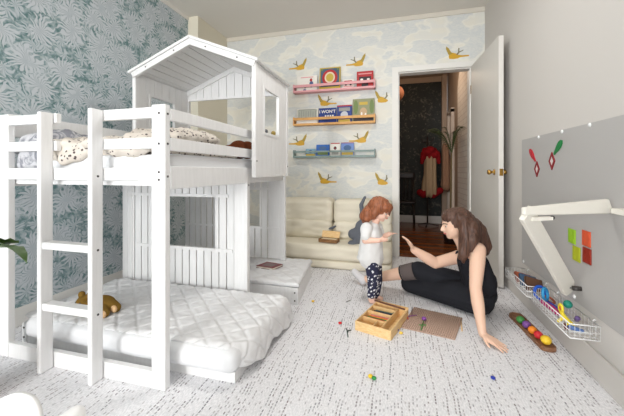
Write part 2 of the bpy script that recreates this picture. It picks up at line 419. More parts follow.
organic(b, 'body', creamc, ct, .02, 6, .6, fold)
b = MB()
for k in range(9): b.ball((cc.x + .09*math.cos(k*.7), 5.88+.08*math.sin(k*.7), 1.32+.05*math.sin(k*2.1)), .055)
b.chain([(cc.x-.11, 5.85, 1.3), (cc.x-.14, 5.85, 1.15)], [.055, .035]).chain([(cc.x+.11, 5.85, 1.3), (cc.x+.14, 5.85, 1.15)], [.055, .035])
b.ball((cc.x, 5.87, 1.36), .08).ball((cc.x, 5.87, 1.27), .09)
organic(b, 'collar', red, ct, .015, 3)
b = MB()
for k in range(7): b.ball((cc.x - .17 + .055*k, 5.86, .62 - .04*math.sin(k*1.9)), .06)
organic(b, 'red_hem', red, ct, .015, 3)
b = MB().chain([(cc.x+.27, 5.95, 1.45), (cc.x+.28, 5.95, 1.0), (cc.x+.28, 5.95, .75)], [.05, .09, .11])
tag(organic(b, 'long_jacket', mat('tan_wool', srgb(148, 112, 88), .9), None, .015, 6, .6, fold), 'tan jacket hanging right of the cream coat in the hallway', 'jacket')
# lamp in the hallway
lp = thing('pendant_lamp', 'round orange pendant lamp near the hallway ceiling', 'lamp', (-.02, 5.2, H))
MB().tube([(-.02, 5.2, H), (-.02, 5.2, 2.36)], .004, 6).build('cord', dark, lp)
MB().ball((-.02, 5.2, 2.24), (.13, .13, .13)).build('lamp_shade', mat('orange_paper', srgb(150, 92, 62), .7, emit=srgb(220, 130, 80), estr=.04), lp, True)
# palm
pm = thing('potted_palm', 'green palm with spiky fronds in a dark pot by the white brick arch', 'plant', (.72, 4.75, -.003))
MB().lathe([(.08, .001), (.11, .22), (.12, .24), (.10, .24), (.095, .2)], (.72, 4.75, 0)).build('pot', blk, pm, True)
MB().lathe([(.09, .19), (.09, .215)], (.72, 4.75, 0)).build('soil', mat('soil', srgb(50, 38, 30), .95), pm)
palmg = mat('palm_green', srgb(70, 84, 44), .5)
MB().tube([(.72, 4.75, .2), (.73, 4.75, .8), (.735, 4.75, 1.25)], [.014, .012, .01]).build('stem', mat('palm_stem', srgb(110, 92, 60), .8), pm, True)
for k in range(13):
    a = k*2.4; L = .30 + .10*random.random(); b = MB()
    q = Vector((.74, 4.75, 1.25)); e = Vector((math.cos(a), math.sin(a), 0)); e.x = min(e.x*.9, .30)
    pts = [q + e*L*s_ + Vector((0, 0, .75*s_ - .42*s_*s_)) for s_ in (0, .25, .5, .75, 1)]
    b.tube(pts, .004, 5)
    side = Vector((-e.y, e.x, 0)).normalized()
    for j in range(2, 20):
        s_ = j/20; p = q + e*L*s_ + Vector((0, 0, .75*s_ - .42*s_*s_))
        for sg in (-1, 1):
            tip = p + side*sg*.08*math.sin(PI*s_)**.6 + e*.06 + Vector((0, 0, -.02))
            w = e*.010
            v1, v2, v3 = b._v(p - w), b._v(p + w), b._v(tip); b.bm.faces.new((v1, v2, v3))
    b.build('frond', palmg, pm)

# ------------------------------------------------------------------ bunk bed
BX0, BX1 = -2.09, -1.01            # outer faces
Y0, Y2, Y3 = 1.20, 2.00, 2.80
HX0, HX1, HY3 = -1.995, -.947, 2.68     # the upper house       # front face, house front, far end
P = .08
bed = thing('house_bunk_bed', 'white wooden bunk bed with a front ladder and a house-shaped roof over its far half', 'bed', ((BX0+BX1)/2, (Y0+Y3)/2, 0))
for x in (BX0, BX1-P):
    MB().box(x, Y0, 0, x+P-.005, Y0+.034, 1.305).build('post', white, bed, bevel=.004)
for x0, x1 in ((-1.713, -1.688), (-1.392, -1.367)):
    MB().box(x0, Y0-.063, 0, x1, Y0-.001, 1.294).build('ladder_post', white, bed, bevel=.006)
for z0, z1 in ((.60, .650), (.265, .347)):
    MB().box(-1.688, Y0-.055, z1-.036, -1.392, Y0-.006, z1).build('rung', white, bed, bevel=.004)
# front rails
for z0, z1 in ((1.245, 1.295), (1.104, 1.155)):
    MB().box(-1.41, Y0+.002, z0, BX1-P, Y0+.03, z1).build('guard_rail', white, bed, bevel=.003)
    MB().box(BX0+P-.005, Y0+.002, z0, -1.675, Y0+.03, z1).build('guard_rail', white, bed, bevel=.003)
MB().box(BX0+P-.005, Y0+.002, .955, BX1-P, Y0+.03, 1.016).build('front_rail', white, bed, bevel=.003)
MB().box(BX0+P-.005, Y0+.002, .0, BX1-P, Y0+.03, .078).build('bottom_board', white, bed, bevel=.003)
# side rails
for x in (BX1-.028, BX0+.004):
    MB().box(x, Y0+.035, 1.235 if x > -1.5 else 1.19, x+.026, Y2+.09, 1.291 if x > -1.5 else 1.315).build('guard_rail', white, bed, bevel=.003)
    MB().box(x, Y0+.035, 1.095, x+.026, Y2+.09, 1.155).build('guard_rail', white, bed, bevel=.003)
    MB().box(x, Y0+.035, .915, x+.026, Y3-P, 1.022).build('side_rail', white, bed, bevel=.003)
MB().box(BX0+.03, Y0+.04, .93, BX1-.03, Y3-.03, .955).build('mattress_board', white, bed)
# lower posts, and the thin edge posts of the house above
ZE = 1.765; ZR = 1.975; XM = (HX0+HX1)/2
for x in (BX0, BX1-.045):
    MB().box(x, Y2, .0, x+.045, Y2+.04, .954).build('post', white, bed, bevel=.003)
    MB().box(x, Y3-.04, .162, x+.045, Y3, .954).build('post', white, bed, bevel=.003)
for x in (HX0, HX1-.03):
    MB().box(x, Y2, .955, x+.03, Y2+.035, ZE).build('house_post', white, bed, bevel=.002)
    MB().box(x, HY3-.035, .955, x+.03, HY3, ZE).build('house_post', white, bed, bevel=.002)
def boards(along, a0, a1, z0, z1, pos, th, holes=(), w=.083, gap=.005, topfn=None):
    """one tongue-and-groove panel: upright boards with narrow gaps, cut round a window"""
    b = MB(); n = max(1, round((a1-a0)/w)); w = (a1-a0)/n
    def put(c0, c1, zz0, zz1, sl=None):
        if zz1 - zz0 < .004: return
        if sl:
            zA, zB = sl(c0), sl(c1)
            if along == 'x': b.prism([(c0, zz0), (c1, zz0), (c1, zB), (c0, zA)], Matrix(((1,0,0,0),(0,0,-1,pos+th),(0,1,0,0),(0,0,0,1))), th)
            return
        if along == 'x': b.box(c0, pos, zz0, c1, pos+th, zz1)
        else: b.box(pos, c0, zz0, pos+th, c1, zz1)
    for k in range(n):
        c0, c1 = a0+k*w+gap/2, a0+(k+1)*w-gap/2
        if topfn and c0 < XM < c1 :
            put(c0, XM, z0, 9, topfn); put(XM, c1, z0, 9, topfn); continue
        cut = False
        for (h0, h1, hz0, hz1) in holes:
            if c1 > h0 and c0 < h1:
                if c0 < h0 - .01: put(c0, h0, hz0, hz1)
                if c1 > h1 + .01: put(h1, c1, hz0, hz1)
                put(c0, c1, z0, hz0); put(c0, c1, hz1, z1); cut = True
        if not cut: put(c0, c1, z0, z1, topfn)
    return b
ROOFZ = lambda x: ZR - (ZR-ZE)*abs(x-XM)/((HX1-HX0)/2)
# upper side panels with windows
for x, nm in ((HX0+.006, 'side_panel'), (HX1-.022, 'side_panel')):
    boards('y', Y2+.035, HY3-.035, .955, ZE, x, .016, [(2.165, 2.455, 1.285, 1.62)], gap=.003).build(nm, white, bed)
    b = MB().box(x-.004, 2.15, 1.27, x+.020, 2.47, 1.288).box(x-.004, 2.15, 1.617, x+.020, 2.47, 1.635).box(x-.004, 2.15, 1.288, x+.020, 2.168, 1.617).box(x-.004, 2.452, 1.288, x+.020, 2.47, 1.617)
    b.build('window_frame', white, bed)
# back gable: boards above a wide opening
boards('x', HX0+.03, HX1-.03, 1.70, ZE, HY3-.03, .016, gap=.004, topfn=ROOFZ).build('gable_panel', white, bed)
MB().box(HX0+.03, HY3-.035, 1.68, HX1-.03, HY3-.01, 1.70).build('gable_rail', white, bed)
MB().box(HX0+.03, HY3-.03, .955, HX1-.03, HY3-.012, 1.15).build('back_board', white, bed)
# roof: two boarded slopes with barge boards front and back
sl = math.atan2(ZR-ZE, (HX1-HX0)/2); LN = math.hypot(ZR-ZE, (HX1-HX0)/2) + .015
for sg in (-1, 1):
    M = Matrix.Translation((XM, 0, ZR)) @ Matrix.Rotation(sl*sg, 4, 'Y') @ Matrix.Diagonal((sg, 1, 1, 1))
    b = MB(); b.M = M
    n = 8
    for k in range(n):
        w = LN/n; b.box(k*w+.003, Y2-.005, 0, (k+1)*w-.003, HY3+.01, .012)
    b.box(0, Y2-.004, .009, LN, HY3+.009, .0145)
    b.build('roof_slope', white, bed)
    for y in (Y2-.012, HY3-.045):
        b = MB(); b.M = M; b.box(.0, y+.0006*sg, -.042, LN-.012, y+.028+.0006*sg, 0); b.build('barge_board', white, bed, bevel=.002)
    b = MB(); b.M = M; b.box(-.004, Y2-.022, .002, LN+.006, Y2-.004, .02); b.build('roof_edge', white, bed)
# lower front screen with window
b = boards('x', BX0+.045, BX1-.045, .06, .955, Y2+.012, .014, [(-1.71, -1.273, .44, .81)], w=.061, gap=.0085)
b.build('screen_panel', white, bed)
MB().box(BX0+.045, Y2+.002, .81, -1.16, Y2+.012, .832).box(BX0+.13, Y2+.002, .418, -1.13, Y2+.012, .44).build('screen_rail', white, bed)
MB().box(BX0-.004, Y2+.004, .06, BX0+.085, Y2+.03, .955).build('screen_stile', white, bed, bevel=.002)
MB().box(-1.115, Y2+.004, .06, BX1-.045, Y2+.03, .955).build('screen_stile', white, bed, bevel=.002)
MB().box(BX0+.045, Y2+.004, .06, BX1-.045, Y2+.012, .08).build('screen_rail', white, bed)
# lower back panel, with the same window as the front screen
boards('x', BX0+.045, BX1-.045, .175, .954, Y3-.03, .014, [(-1.71, -1.27, .47, .82)], w=.066, gap=.011).build('back_panel', white, bed)
MB().box(BX0+.045, Y3-.04, .82, BX1-.05, Y3-.03, .84).box(BX0+.045, Y3-.04, .45, BX1-.05, Y3-.03, .47).build('screen_rail', white, bed)
MB().box(-1.13, Y3-.034, .175, BX1-.045, Y3-.016, .954).build('screen_stile', white, bed)
# bolts
def bolt(x, y, z, ax):
    b = MB(); b.M = Matrix.Translation((x, y, z)) @ (Matrix.Rotation(R(90), 4, 'X') if ax == 'y' else Matrix.Rotation(R(90), 4, 'Y'))
    b.lathe([(.0055, -.002), (.0055, .0015), (.003, .003)], seg=10); b.build('bolt', dark, bed)
for z in (1.27, 1.13, 1.0, .965): bolt(-1.048, Y0-.0005, z-.005, 'y')
for z in (1.262, 1.125, .975): bolt(BX1-.0045, Y0+.017, z, 'x')
for z in (.975, .625, .32): bolt(-1.3665, Y0-.03, z, 'x')
for x, y, z in ((HX1+.0005, Y2+.02, 1.07), (BX1+.0005, Y2+.02, .9), (HX1+.0005, HY3-.02, 1.04)): bolt(x, y, z, 'x')
for fx in (.25, .72):
    for sg in (-1, 1): bolt(XM+sg*LN*fx*math.cos(sl), Y2-.0125, ZR-LN*fx*math.sin(sl)-.022, 'y')

# trundle (front) with quilted mattress
tr = thing('trundle_bed', 'low white wooden trundle box pulled out under the ladder side', 'bed frame', (-1.4, 1.65, 0))
MB().box(-2.11, 1.33, .0, -.735, 1.35, .052).build('front_board', white, tr, bevel=.003)
MB().box(-2.11, 1.965, .0, -.735, 1.985, .052).build('back_board', white, tr, bevel=.003)
MB().box(-2.11, 1.35, .0, -2.088, 1.965, .115).box(-2.11, 1.325, .0, -2.075, 1.35, .115).build('end_board', white, tr, bevel=.003)
MB().box(-.757, 1.35, .0, -.735, 1.965, .052).build('end_board', white, tr, bevel=.003)
MB().box(-2.088, 1.35, .03, -.742, 1.965, .05).build('base_board', white, tr)
for z in (.035, .09):
    b = MB(); b.M = Matrix.Translation((-2.093, 1.3245, z)) @ Matrix.Rotation(R(90), 4, 'X'); b.lathe([(.006, -.002), (.006, .002)], seg=10); b.build('bolt', dark, tr)
def quiltfn(s=.075, amp=.006, zt=.2):
    def q(o, p):
        if p[2] > .3 or abs(p[0]) > .97:
            a = (o.x + o.y*1.05 + (o.z if abs(p[0]) > .97 else 0))/s; c = (o.x*1.0 - o.y*1.05 + (o.z if abs(p[0]) > .97 else 0))/s
            h = min(abs(math.sin(a*PI/2)), abs(math.sin(c*PI/2)))
            k = amp*(min(1, h*2.2) - .6) + .008*noise.noise(Vector((o.x*9, o.y*9, 1))) + .004*noise.noise(Vector((o.x*30, o.y*30, 4)))
            n = Vector((0, 0, 1)) if p[2] > .3 else Vector((math.copysign(1, p[0]), 0, 0))
            o = o + n*k
        return o
    return q
b = MB().pillow(-2.06, 1.285, .053, -.715, 1.972, .165, .045, 40, lambda o, p: o + Vector((0, .008*noise.noise(Vector((o.x*6, 0, o.z*9))) if p[1] < -.9 else 0, 0)))
mt = b.build('trundle_mattress', sheet, None, True)
tag(mt, 'white mattress lying across the lower trundle, between front posts and house', 'mattress')
def padf(o, p):
    o = quiltfn()(o, p)
    if p[0] > .93: o.x += .018*math.sin(o.y*13)*(1 if o.z < .16 else .4)   # loose drooping hem
    return o
b = MB()
def topquilt(u, v):
    # runs over the top and hangs down the right end of the mattress
    L1 = 1.38 - .06*max(0, 1-v/.25)**2; L2 = .13; s_ = u*(L1+L2)
    y = 1.315 + v*.655
    q = lambda a, c_: .007*(min(1, 2.6*min(abs(math.sin((a+c_*1.05)/.068*PI/2)), abs(math.sin((a-c_*1.05)/.068*PI/2))))-.5)
    k = q(s_, y) + .005*noise.noise(Vector((s_*8, y*8, 1))) + .005*noise.noise(Vector((s_*28, y*28, 4)))
    edge = min(v, 1-v)*.655
    drop = .012*max(0, 1-edge/.03)**2
    if s_ < L1-.05: return Vector((-2.07+s_, y, .174+k-drop))
    t_ = s_-(L1-.05); r = .055; arc = r*PI/2
    if t_ < arc:
        a = t_/r; return Vector((-2.07+L1-.05+math.sin(a)*(r+k), y, .174-r+math.cos(a)*(r+k)-drop))
    dd = t_-arc; hem = (.95+.2*math.sin(v*9)+.1*math.sin(v*23))*(.35+.65*min(1, v/.35))
    out = .003 + .02*dd/.1*(.6+.4*math.sin(v*7+1)) * min(1, v/.4)
    return Vector((-2.07+L1+.005+out+k, y, max(.02, .119-dd*hem)))
b.grid(topquilt, 260, 110)
o = b.build('quilted_cover', quilt, None, True)
sd = o.modifiers.new('s', 'SOLIDIFY'); sd.thickness = .008; sd.offset = -1
tag(o, 'white diamond-quilted cover spread over the trundle mattress with a drooping right end', 'quilt')
# platform (behind)
pf = thing('platform_base', 'low white wooden platform sticking out under the house end of the bunk', 'bed frame', (-1.4, 2.6, 0))
MB().box(-2.05, 2.235, 0, -.725, 2.257, .125).build('front_board', white, pf, bevel=.003)
MB().beam((-.725, 2.26, .062), (-.795, 2.87, .062), .02, .124).build('end_board', white, pf, bevel=.003)
MB().box(-2.05, 2.85, 0, -.80, 2.87, .125).build('back_board', white, pf, bevel=.003)
MB().prism([(-2.04, 2.257), (-.74, 2.257), (-.81, 2.85), (-2.04, 2.85)], Matrix.Translation((0, 0, .105)), .022).build('base_board', white, pf)
MB().box(-.765, 2.229, 0, -.712, 2.28, .125).build('corner_leg', white, pf, bevel=.003)
for p_ in ((-.737, 2.2285, .09), (-.737, 2.2285, .03)):
    b = MB(); b.M = Matrix.Translation(p_) @ Matrix.Rotation(R(90), 4, 'X'); b.lathe([(.006, -.002), (.006, .002)], seg=10); b.build('bolt', dark, pf)
def shear(o, p):
    o = quiltfn(.07, .009)(o, p); o.x -= (o.y-2.235)*.11*(o.x+2.05)/1.33; return o
b = MB().pillow(-2.04, 2.228, .128, -.708, 2.87, .16, .015, 90, shear)
tag(b.build('quilted_pad', quilt, None, True), 'white quilted pad on the low platform under the house, with a red book on it', 'mattress pad')

# upper mattress and bedding
tag(MB().pillow(-1.92, 1.25, .957, -1.035, 2.69, 1.085, .03, 24).build('upper_mattress', sheet, None, True), 'white mattress on the upper bunk', 'mattress')
def lump(c, r, M=None, amp=.012, f=14, seed=0.0):
    def fn(co, n): return n*amp*noise.noise(co*f + Vector((seed, 0, 0)))*1.6
    return fn
b = MB()
for (u, v, y, rx, ry, rz) in ((66, 150, 1.40, .15, .14, .05), (58, 147, 1.36, .07, .10, .065), (72, 156, 1.245, .10, .035, .045), (60, 152, 1.26, .08, .045, .06), (80, 153, 1.255, .09, .04, .035), (95, 147, 1.4, .2, .18, .04), (128, 150, 1.26, .14, .045, .035), (120, 146, 1.4, .2, .2, .045), (142, 144, 1.34, .10, .10, .055),
        (150, 141, 1.5, .12, .16, .065), (193, 140, 1.72, .14, .2, .055), (175, 139, 1.6, .16, .2, .065), (100, 145, 1.5, .2, .22, .04)):
    p = at(u, v, y); b.ball((p.x, y, p.z if y < 1.3 else max(1.09+rz*.3, p.z)), (rx, ry, rz))
b.pillow(-1.86, 1.30, 1.083, -1.12, 2.1, 1.125, .015, 6)
tag(organic(b, 'patterned_comforter', comf, None, .010, 4, .5, lump(0, 0, amp=.014, f=17)), 'crumpled cream comforter with dark triangle print on the upper bunk', 'comforter')
b = MB(); p = at(18, 148, 1.42)
b.pillow(-2.04, 1.24, .97, -1.80, 1.60, 1.225, .06, 16)
tag(organic(b, 'bed_pillow', pilm, None, .012, 6, .6, lump(0, 0, amp=.02, f=9)), 'grey marbled pillow at the left end of the upper bunk', 'pillow')
p = at(52, 131, 1.55); b = MB()
for k in range(14): b.ball((p.x+random.uniform(-.05, .05), 1.55+random.uniform(-.04, .04), p.z+random.uniform(-.06, .04)), .03)
b.ball((p.x, 1.55, 1.14), .06)
tag(organic(b, 'green_plush', greenplush, None, .008, 2), 'fuzzy green plush toy behind the ladder posts on the upper bunk', 'plush toy')
b = MB().ball((-1.15, 2.14, 1.16), (.075, .08, .072)).ball((-1.21, 2.10, 1.145), (.065, .06, .05)).ball((-1.11, 2.20, 1.16), (.06, .07, .07))
tag(organic(b, 'brown_plush', brownplush, None, .008, 3), 'dark brown plush lying on the upper bunk beside the house post', 'plush toy')
for (u, v, nm, c_, lb, dd) in ((265, 131, 'toy_ball', pc('slate_toy', 96, 100, 104), 'dark grey little ball seen in the upper side window', 2.21), (274, 132, 'toy_ball', pc('olive_toy', 150, 128, 60), 'olive yellow little ball seen in the upper side window', 2.36)):
    tag(MB().ball((HX1-.014, dd, 1.304 if 'olive' in lb else 1.301), .019 if 'olive' in lb else .016).build(nm, c_, None, True), lb, 'ball')

# teddy bear on the trundle
tb = thing('teddy_bear', 'golden brown teddy bear lying on the lower quilt behind the ladder', 'teddy bear', flat(100, 308, .18))
h = flat(84, 303, .215); bdy = flat(104, 303, .22); T = Vector((0, 0, 1))
b = MB().ball(bdy, (.075, .05, .045)).ball(h, (.045, .045, .042)).chain([bdy+Vector((-.05, -.02, 0)), h+Vector((-.05, .0, -.02))], [.025, .02])
f1 = flat(105, 313, .20); f2 = flat(116, 307.5, .205)
b.chain([bdy+Vector((.02, -.03, -.01)), f1], [.03, .026]).chain([bdy+Vector((.05, 0, 0)), f2], [.032, .028])
b.ball(h+Vector((-.03, .01, .045)), .02).ball(h+Vector((.03, .01, .045)), .02).chain([bdy+Vector((-.03, -.03, .01)), h+Vector((-.05, -.04, -.03))], [.022, .02])
organic(b, 'body', bearm, tb, .006, 3)
for f_ in (f1, f2): MB().ball(f_+Vector((.006, -.02, .0)), (.02, .014, .021)).build('paw_pad', beart, tb, True)
MB().ball(h+Vector((0, -.038, -.004)), (.02, .016, .016)).build('muzzle', beart, tb, True)
MB().ball(h+Vector((0, -.054, .0)), (.005, .004, .004)).build('nose', dark, tb, True)
for s_ in (-1, 1): MB().ball(h+Vector((.016*s_, -.038, .016)), .004).build('eye', dark, tb, True)

# ------------------------------------------------------------------ futon sofa
sf = thing('futon_sofa', 'low cream canvas floor sofa with two folded back cushions against the cloud wallpaper', 'sofa', (-.7, 3.45, 0))
def wr(seed, amp=.01, f=7):
    def fn(o, p): return o + Vector((0, -1, .6))*amp*noise.noise(Vector((o.x*f, o.y*f, o.z*f*2.5+seed)))
    return fn
MB().pillow(-1.35, 3.13, .0, -.05, 3.72, .085, .03, 30, wr(1, .006)).build('base_cushion', sofam, sf, True)
MB().pillow(-1.35, 3.12, .085, -.05, 3.72, .245, .05, 40, wr(2, .012)).build('seat_cushion', sofam, sf, True)
for x0, x1, sd_ in ((-1.35, -.705, 3), (-.695, -.05, 4)):
    MB().pillow(x0, 3.42, .235, x1, 3.72, .44, .06, 34, wr(sd_, .02)).build('lower_back_cushion', sofam, sf, True)
    MB().pillow(x0, 3.46, .40, x1, 3.74, .68, .06, 34, wr(sd_+9, .014)).build('upper_back_cushion', sofam, sf, True)
# open wooden box/book on the sofa
bo = thing('open_box', 'small open wooden box on the sofa seat', 'box', at(329, 241, 3.3))
c0 = at(329, 242, 3.26); c0.z = .25
M = Matrix.Translation(c0) @ Matrix.Rotation(R(-8), 4, 'Z')
dkw = wood('brown_box_wood', srgb(120, 84, 48), srgb(150, 108, 66))
b = MB(); b.M = M
b.box(-.1, -.05, .0, .1, .05, .008).box(-.1, -.05, .008, .1, -.042, .035).box(-.1, .042, .008, .1, .05, .035).box(-.1, -.042, .008, -.092, .042, .035).box(.092, -.042, .008, .1, .042, .035); b.build('tray', dkw, bo)
b = MB(); b.M = M @ Matrix.Translation((0, .05, .035)) @ Matrix.Rotation(R(65), 4, 'X'); b.box(-.1, -.0, 0, .1, .07, .008); b.build('lid', cratem, bo)
b = MB(); b.M = M; b.box(-.085, -.04, .01, .085, .04, .03); b.build('contents', pc('cream_paper', 226, 214, 186), bo)
p = at(332, 228, 3.4); b = MB().chain([p+Vector((-.03, 0, -.01)), p+Vector((.0, -.01, .0)), p+Vector((.035, 0, .02))], [.010, .016, .012])
tag(organic(b, 'small_plush', greyplush, None, .005, 2), 'tiny dark plush tucked between the two sofa back cushions', 'plush toy')
# grey bunny
bn = thing('plush_rabbit', 'grey plush rabbit slumped on the sofa behind the child', 'plush toy', at(356, 245, 3.35))
by = 3.33
def A(u, v, dy=0): return at(u, v, by+dy)
b = MB().chain([A(360, 238), A(361, 226)], [.075, .06]).ball(A(364, 216, .02), .055)
b.chain([A(357, 232), A(353, 234)], [.05, .055]).chain([A(356, 244, -.03), A(352, 245, -.06)], [.045, .05])
b.chain([A(363, 214), A(361, 205), A(365, 197)], [.03, .022, .015]).chain([A(366, 214), A(372, 206), A(376, 200)], [.03, .022, .015])
organic(b, 'body', greyplush, bn, .008, 4)

# ------------------------------------------------------------------ ledges and books
def ledge(name, z, m, label, h=.105):
    r = thing(name, label, 'shelf', (-.757, YB-.045, z), 'picture ledges on the cloud wallpaper')
    x0, x1, yf = -1.255, -.247, YB-.09
    MB().box(x0, yf, z, x1, YB, z+.012).build('ledge_board', m, r)
    for x in (x0, x1-.012): MB().box(x, yf, z, x+.012, YB, z+h).build('end_panel', m, r)
    MB().box(x0, yf-.008, z+.062, x1, yf, z+h-.012).build('front_rail', m, r)
    MB().box(x0, yf-.008, z-.002, x1, yf, z+.022).build('bottom_rail', m, r)
    return r
ledge('picture_ledge', 1.975, pc('pink_paint', 222, 160, 164), 'pink picture ledge, topmost of the three on the wall')
ledge('picture_ledge', 1.567, wood('orange_pine', srgb(206, 150, 84), srgb(224, 172, 106)), 'orange pine picture ledge between the pink and the grey-green ones')
ledge('picture_ledge', 1.166, pc('grey_green_paint', 128, 146, 142), 'grey-green picture ledge, lowest of the three on the wall', .095)
def book(x0, x1, z0, z1, m, label, art=(), depth=.02, y=YB-.055, group='picture books on the wall ledges'):
    r = thing('picture_book', label, 'book', ((x0+x1)/2, y, z0), group)
    lean = R(-6)
    M = Matrix.Translation(((x0+x1)/2, y, z0)) @ Matrix.Rotation(lean, 4, 'X'); w, hh = (x1-x0)/2, z1-z0
    b = MB(); b.M = M; b.box(-w, -depth/2, 0, w, -depth/2+.003, hh).box(-w, depth/2-.003, 0, w, depth/2, hh).box(-w, -depth/2, 0, -w+.003, depth/2, hh); b.build('cover', m, r)
    b = MB(); b.M = M; b.box(-w+.003, -depth/2+.003, .003, w-.003, depth/2-.003, hh-.003); b.build('pages', pc('paper', 236, 230, 216), r)
    for i, (shape, ax, az, aw, ah, am) in enumerate(art):     # printed shapes in cover fractions
        b = MB(); b.M = M; yy = -depth/2 - .0006*(i+1)
        cxx, czz = -w+ax*2*w, az*hh
        if shape == 'r': b.box(cxx-aw*w, yy, czz-ah*hh/2, cxx+aw*w, yy+.0006, czz+ah*hh/2)
        else:
            Mx = Matrix(((1,0,0,cxx),(0,0,-1,yy+.0006),(0,1,0,czz),(0,0,0,1)))
            b.prism([(aw*w*math.cos(2*PI*k/20), ah*hh/2*math.sin(2*PI*k/20)) for k in range(20)], Mx, .0006)
        b.build('cover_print', am, r)
    return r, M
W_ = pc('print_white', 236, 232, 224); RD = pc('print_red', 178, 44, 48); BL = pc('print_blue', 62, 96, 140); NV = pc('print_navy', 40, 62, 132)
YL = pc('print_mustard', 196, 168, 70); GN = pc('print_green', 110, 130, 74); BK = pc('print_dark', 50, 42, 44); PKc = pc('print_pink', 220, 150, 150); GY = pc('print_grey', 150, 150, 144)
s1 = 1.988; s2 = 1.580; s3 = 1.179
book(-1.215, -.955, s1, 2.19, W_, 'white book with a little figure in blue and red hair on the pink ledge', [('o', .72, .45, .2, .4, BL), ('o', .70, .72, .13, .2, RD), ('o', .42, .3, .08, .25, GY), ('r', .5, .90, .62, .05, PKc), ('o', .4, .1, .15, .1, NV)])
book(-.925, -.665, s1, 2.275, YL, 'square mustard book with a round red medallion on the pink ledge', [('r', .5, .55, .9, .8, pc('print_teal', 74, 96, 116)), ('o', .5, .55, .74, .7, RD), ('o', .5, .55, .5, .5, pc('print_cream', 226, 206, 180)), ('o', .5, .55, .36, .36, YL), ('o', .12, .9, .1, .1, GN), ('o', .88, .9, .1, .1, GN)])
book(-.635, -.50, s1, 2.105, W_, 'small white book with a red lorry on the pink ledge', [('r', .5, .72, .7, .3, RD), ('o', .3, .42, .18, .2, BK), ('o', .72, .42, .18, .2, BK), ('r', .5, .25, .8, .1, PKc)])
book(-.465, -.27, s1, 2.19, RD, 'bright red book with dark window shapes at the right end of the pink ledge', [('r', .5, .55, .72, .24, BK), ('o', .3, .5, .18, .12, W_), ('o', .7, .5, .18, .12, W_), ('r', .5, .15, .4, .2, BK), ('r', .5, .84, .8, .07, PKc)])
book(-1.22, -.945, s2, 1.78, W_, 'pale book with a grey city drawing at the left of the pine ledge', [('r', .5, .68, .92, .5, pc('print_sage', 176, 180, 168))] + [('r', .12+.11*k, .62+.03*(k % 3), .035, .34+.08*(k % 2), GY) for k in range(8)] + [('r', .5, .93, .8, .04, GY)])
bk, M = book(-.935, -.715, s2, 1.775, NV, 'navy blue book with white hand lettering on the pine ledge')
def text(s_, size, M, m, parent, name='lettering'):
    cu = bpy.data.curves.new('txt', 'FONT'); cu.body = s_; cu.size = size; cu.align_x = 'CENTER'; cu.extrude = .0005; cu.offset = .0012
    to = bpy.data.objects.new('txt', cu); C.objects.link(to)
    me = bpy.data.meshes.new_from_object(to.evaluated_get(bpy.context.evaluated_depsgraph_get())); bpy.data.objects.remove(to)
    b = MB(); b.bm.from_mesh(me); b.bm.transform(M @ Matrix.Rotation(R(90), 4, 'X')); bpy.data.meshes.remove(me)
    return b.build(name, m, parent)
text("I WON'T", .052, M @ Matrix.Translation((0, -.0115, .132)), W_, bk)
b = MB(); b.M = M
for k in range(4): b.box(-.03+.03*k, -.0112, .075, -.012+.03*k, -.0102, .105)
b.build('cover_print', W_, bk)
book(-.705, -.525, s2, 1.80, NV, 'blue book with a red edge and pale triangle in the middle of the pine ledge', [('r', .5, .96, .98, .07, RD), ('r', .5, .76, .75, .2, GY), ('o', .5, .45, .5, .4, pc('print_pale', 196, 200, 206)), ('r', .5, .1, .8, .2, YL)])
book(-.515, -.258, s2, 1.865, pc('print_olive', 142, 144, 108), 'olive forest picture book at the right end of the pine ledge', [('o', .15, .65, .2, .6, GN), ('o', .88, .65, .2, .6, GN), ('r', .5, .8, .38, .13, YL), ('o', .5, .42, .34, .4, pc('print_tan', 190, 160, 124)), ('o', .42, .33, .08, .2, W_), ('o', .6, .3, .08, .18, W_), ('r', .5, .12, .9, .2, BK)])
book(-1.10, -.975, s3, 1.275, pc('print_skyblue', 130, 168, 190), 'small pale blue book low at the left of the grey-green ledge', [('r', .5, .2, .9, .3, YL), ('o', .5, .65, .4, .4, BL)])
book(-.965, -.80, s3, 1.325, pc('print_cobalt', 44, 98, 176), 'cobalt blue book on the grey-green ledge', [('r', .5, .25, .8, .26, GN), ('o', .5, .7, .6, .3, BL)])
book(-.79, -.665, s3, 1.345, W_, 'white book with red edge and dark dot on the grey-green ledge', [('r', .5, .95, .9, .07, RD), ('o', .5, .6, .3, .25, BK), ('o', .5, .6, .12, .1, RD), ('r', .5, .2, .7, .2, GY)])
book(-.655, -.5, s3, 1.345, pc('print_periwinkle', 110, 138, 196), 'periwinkle blue book, rightmost on the grey-green ledge', [('r', .5, .18, .9, .2, YL), ('o', .5, .6, .6, .4, BL), ('r', .5, .97, .98, .04, RD)])

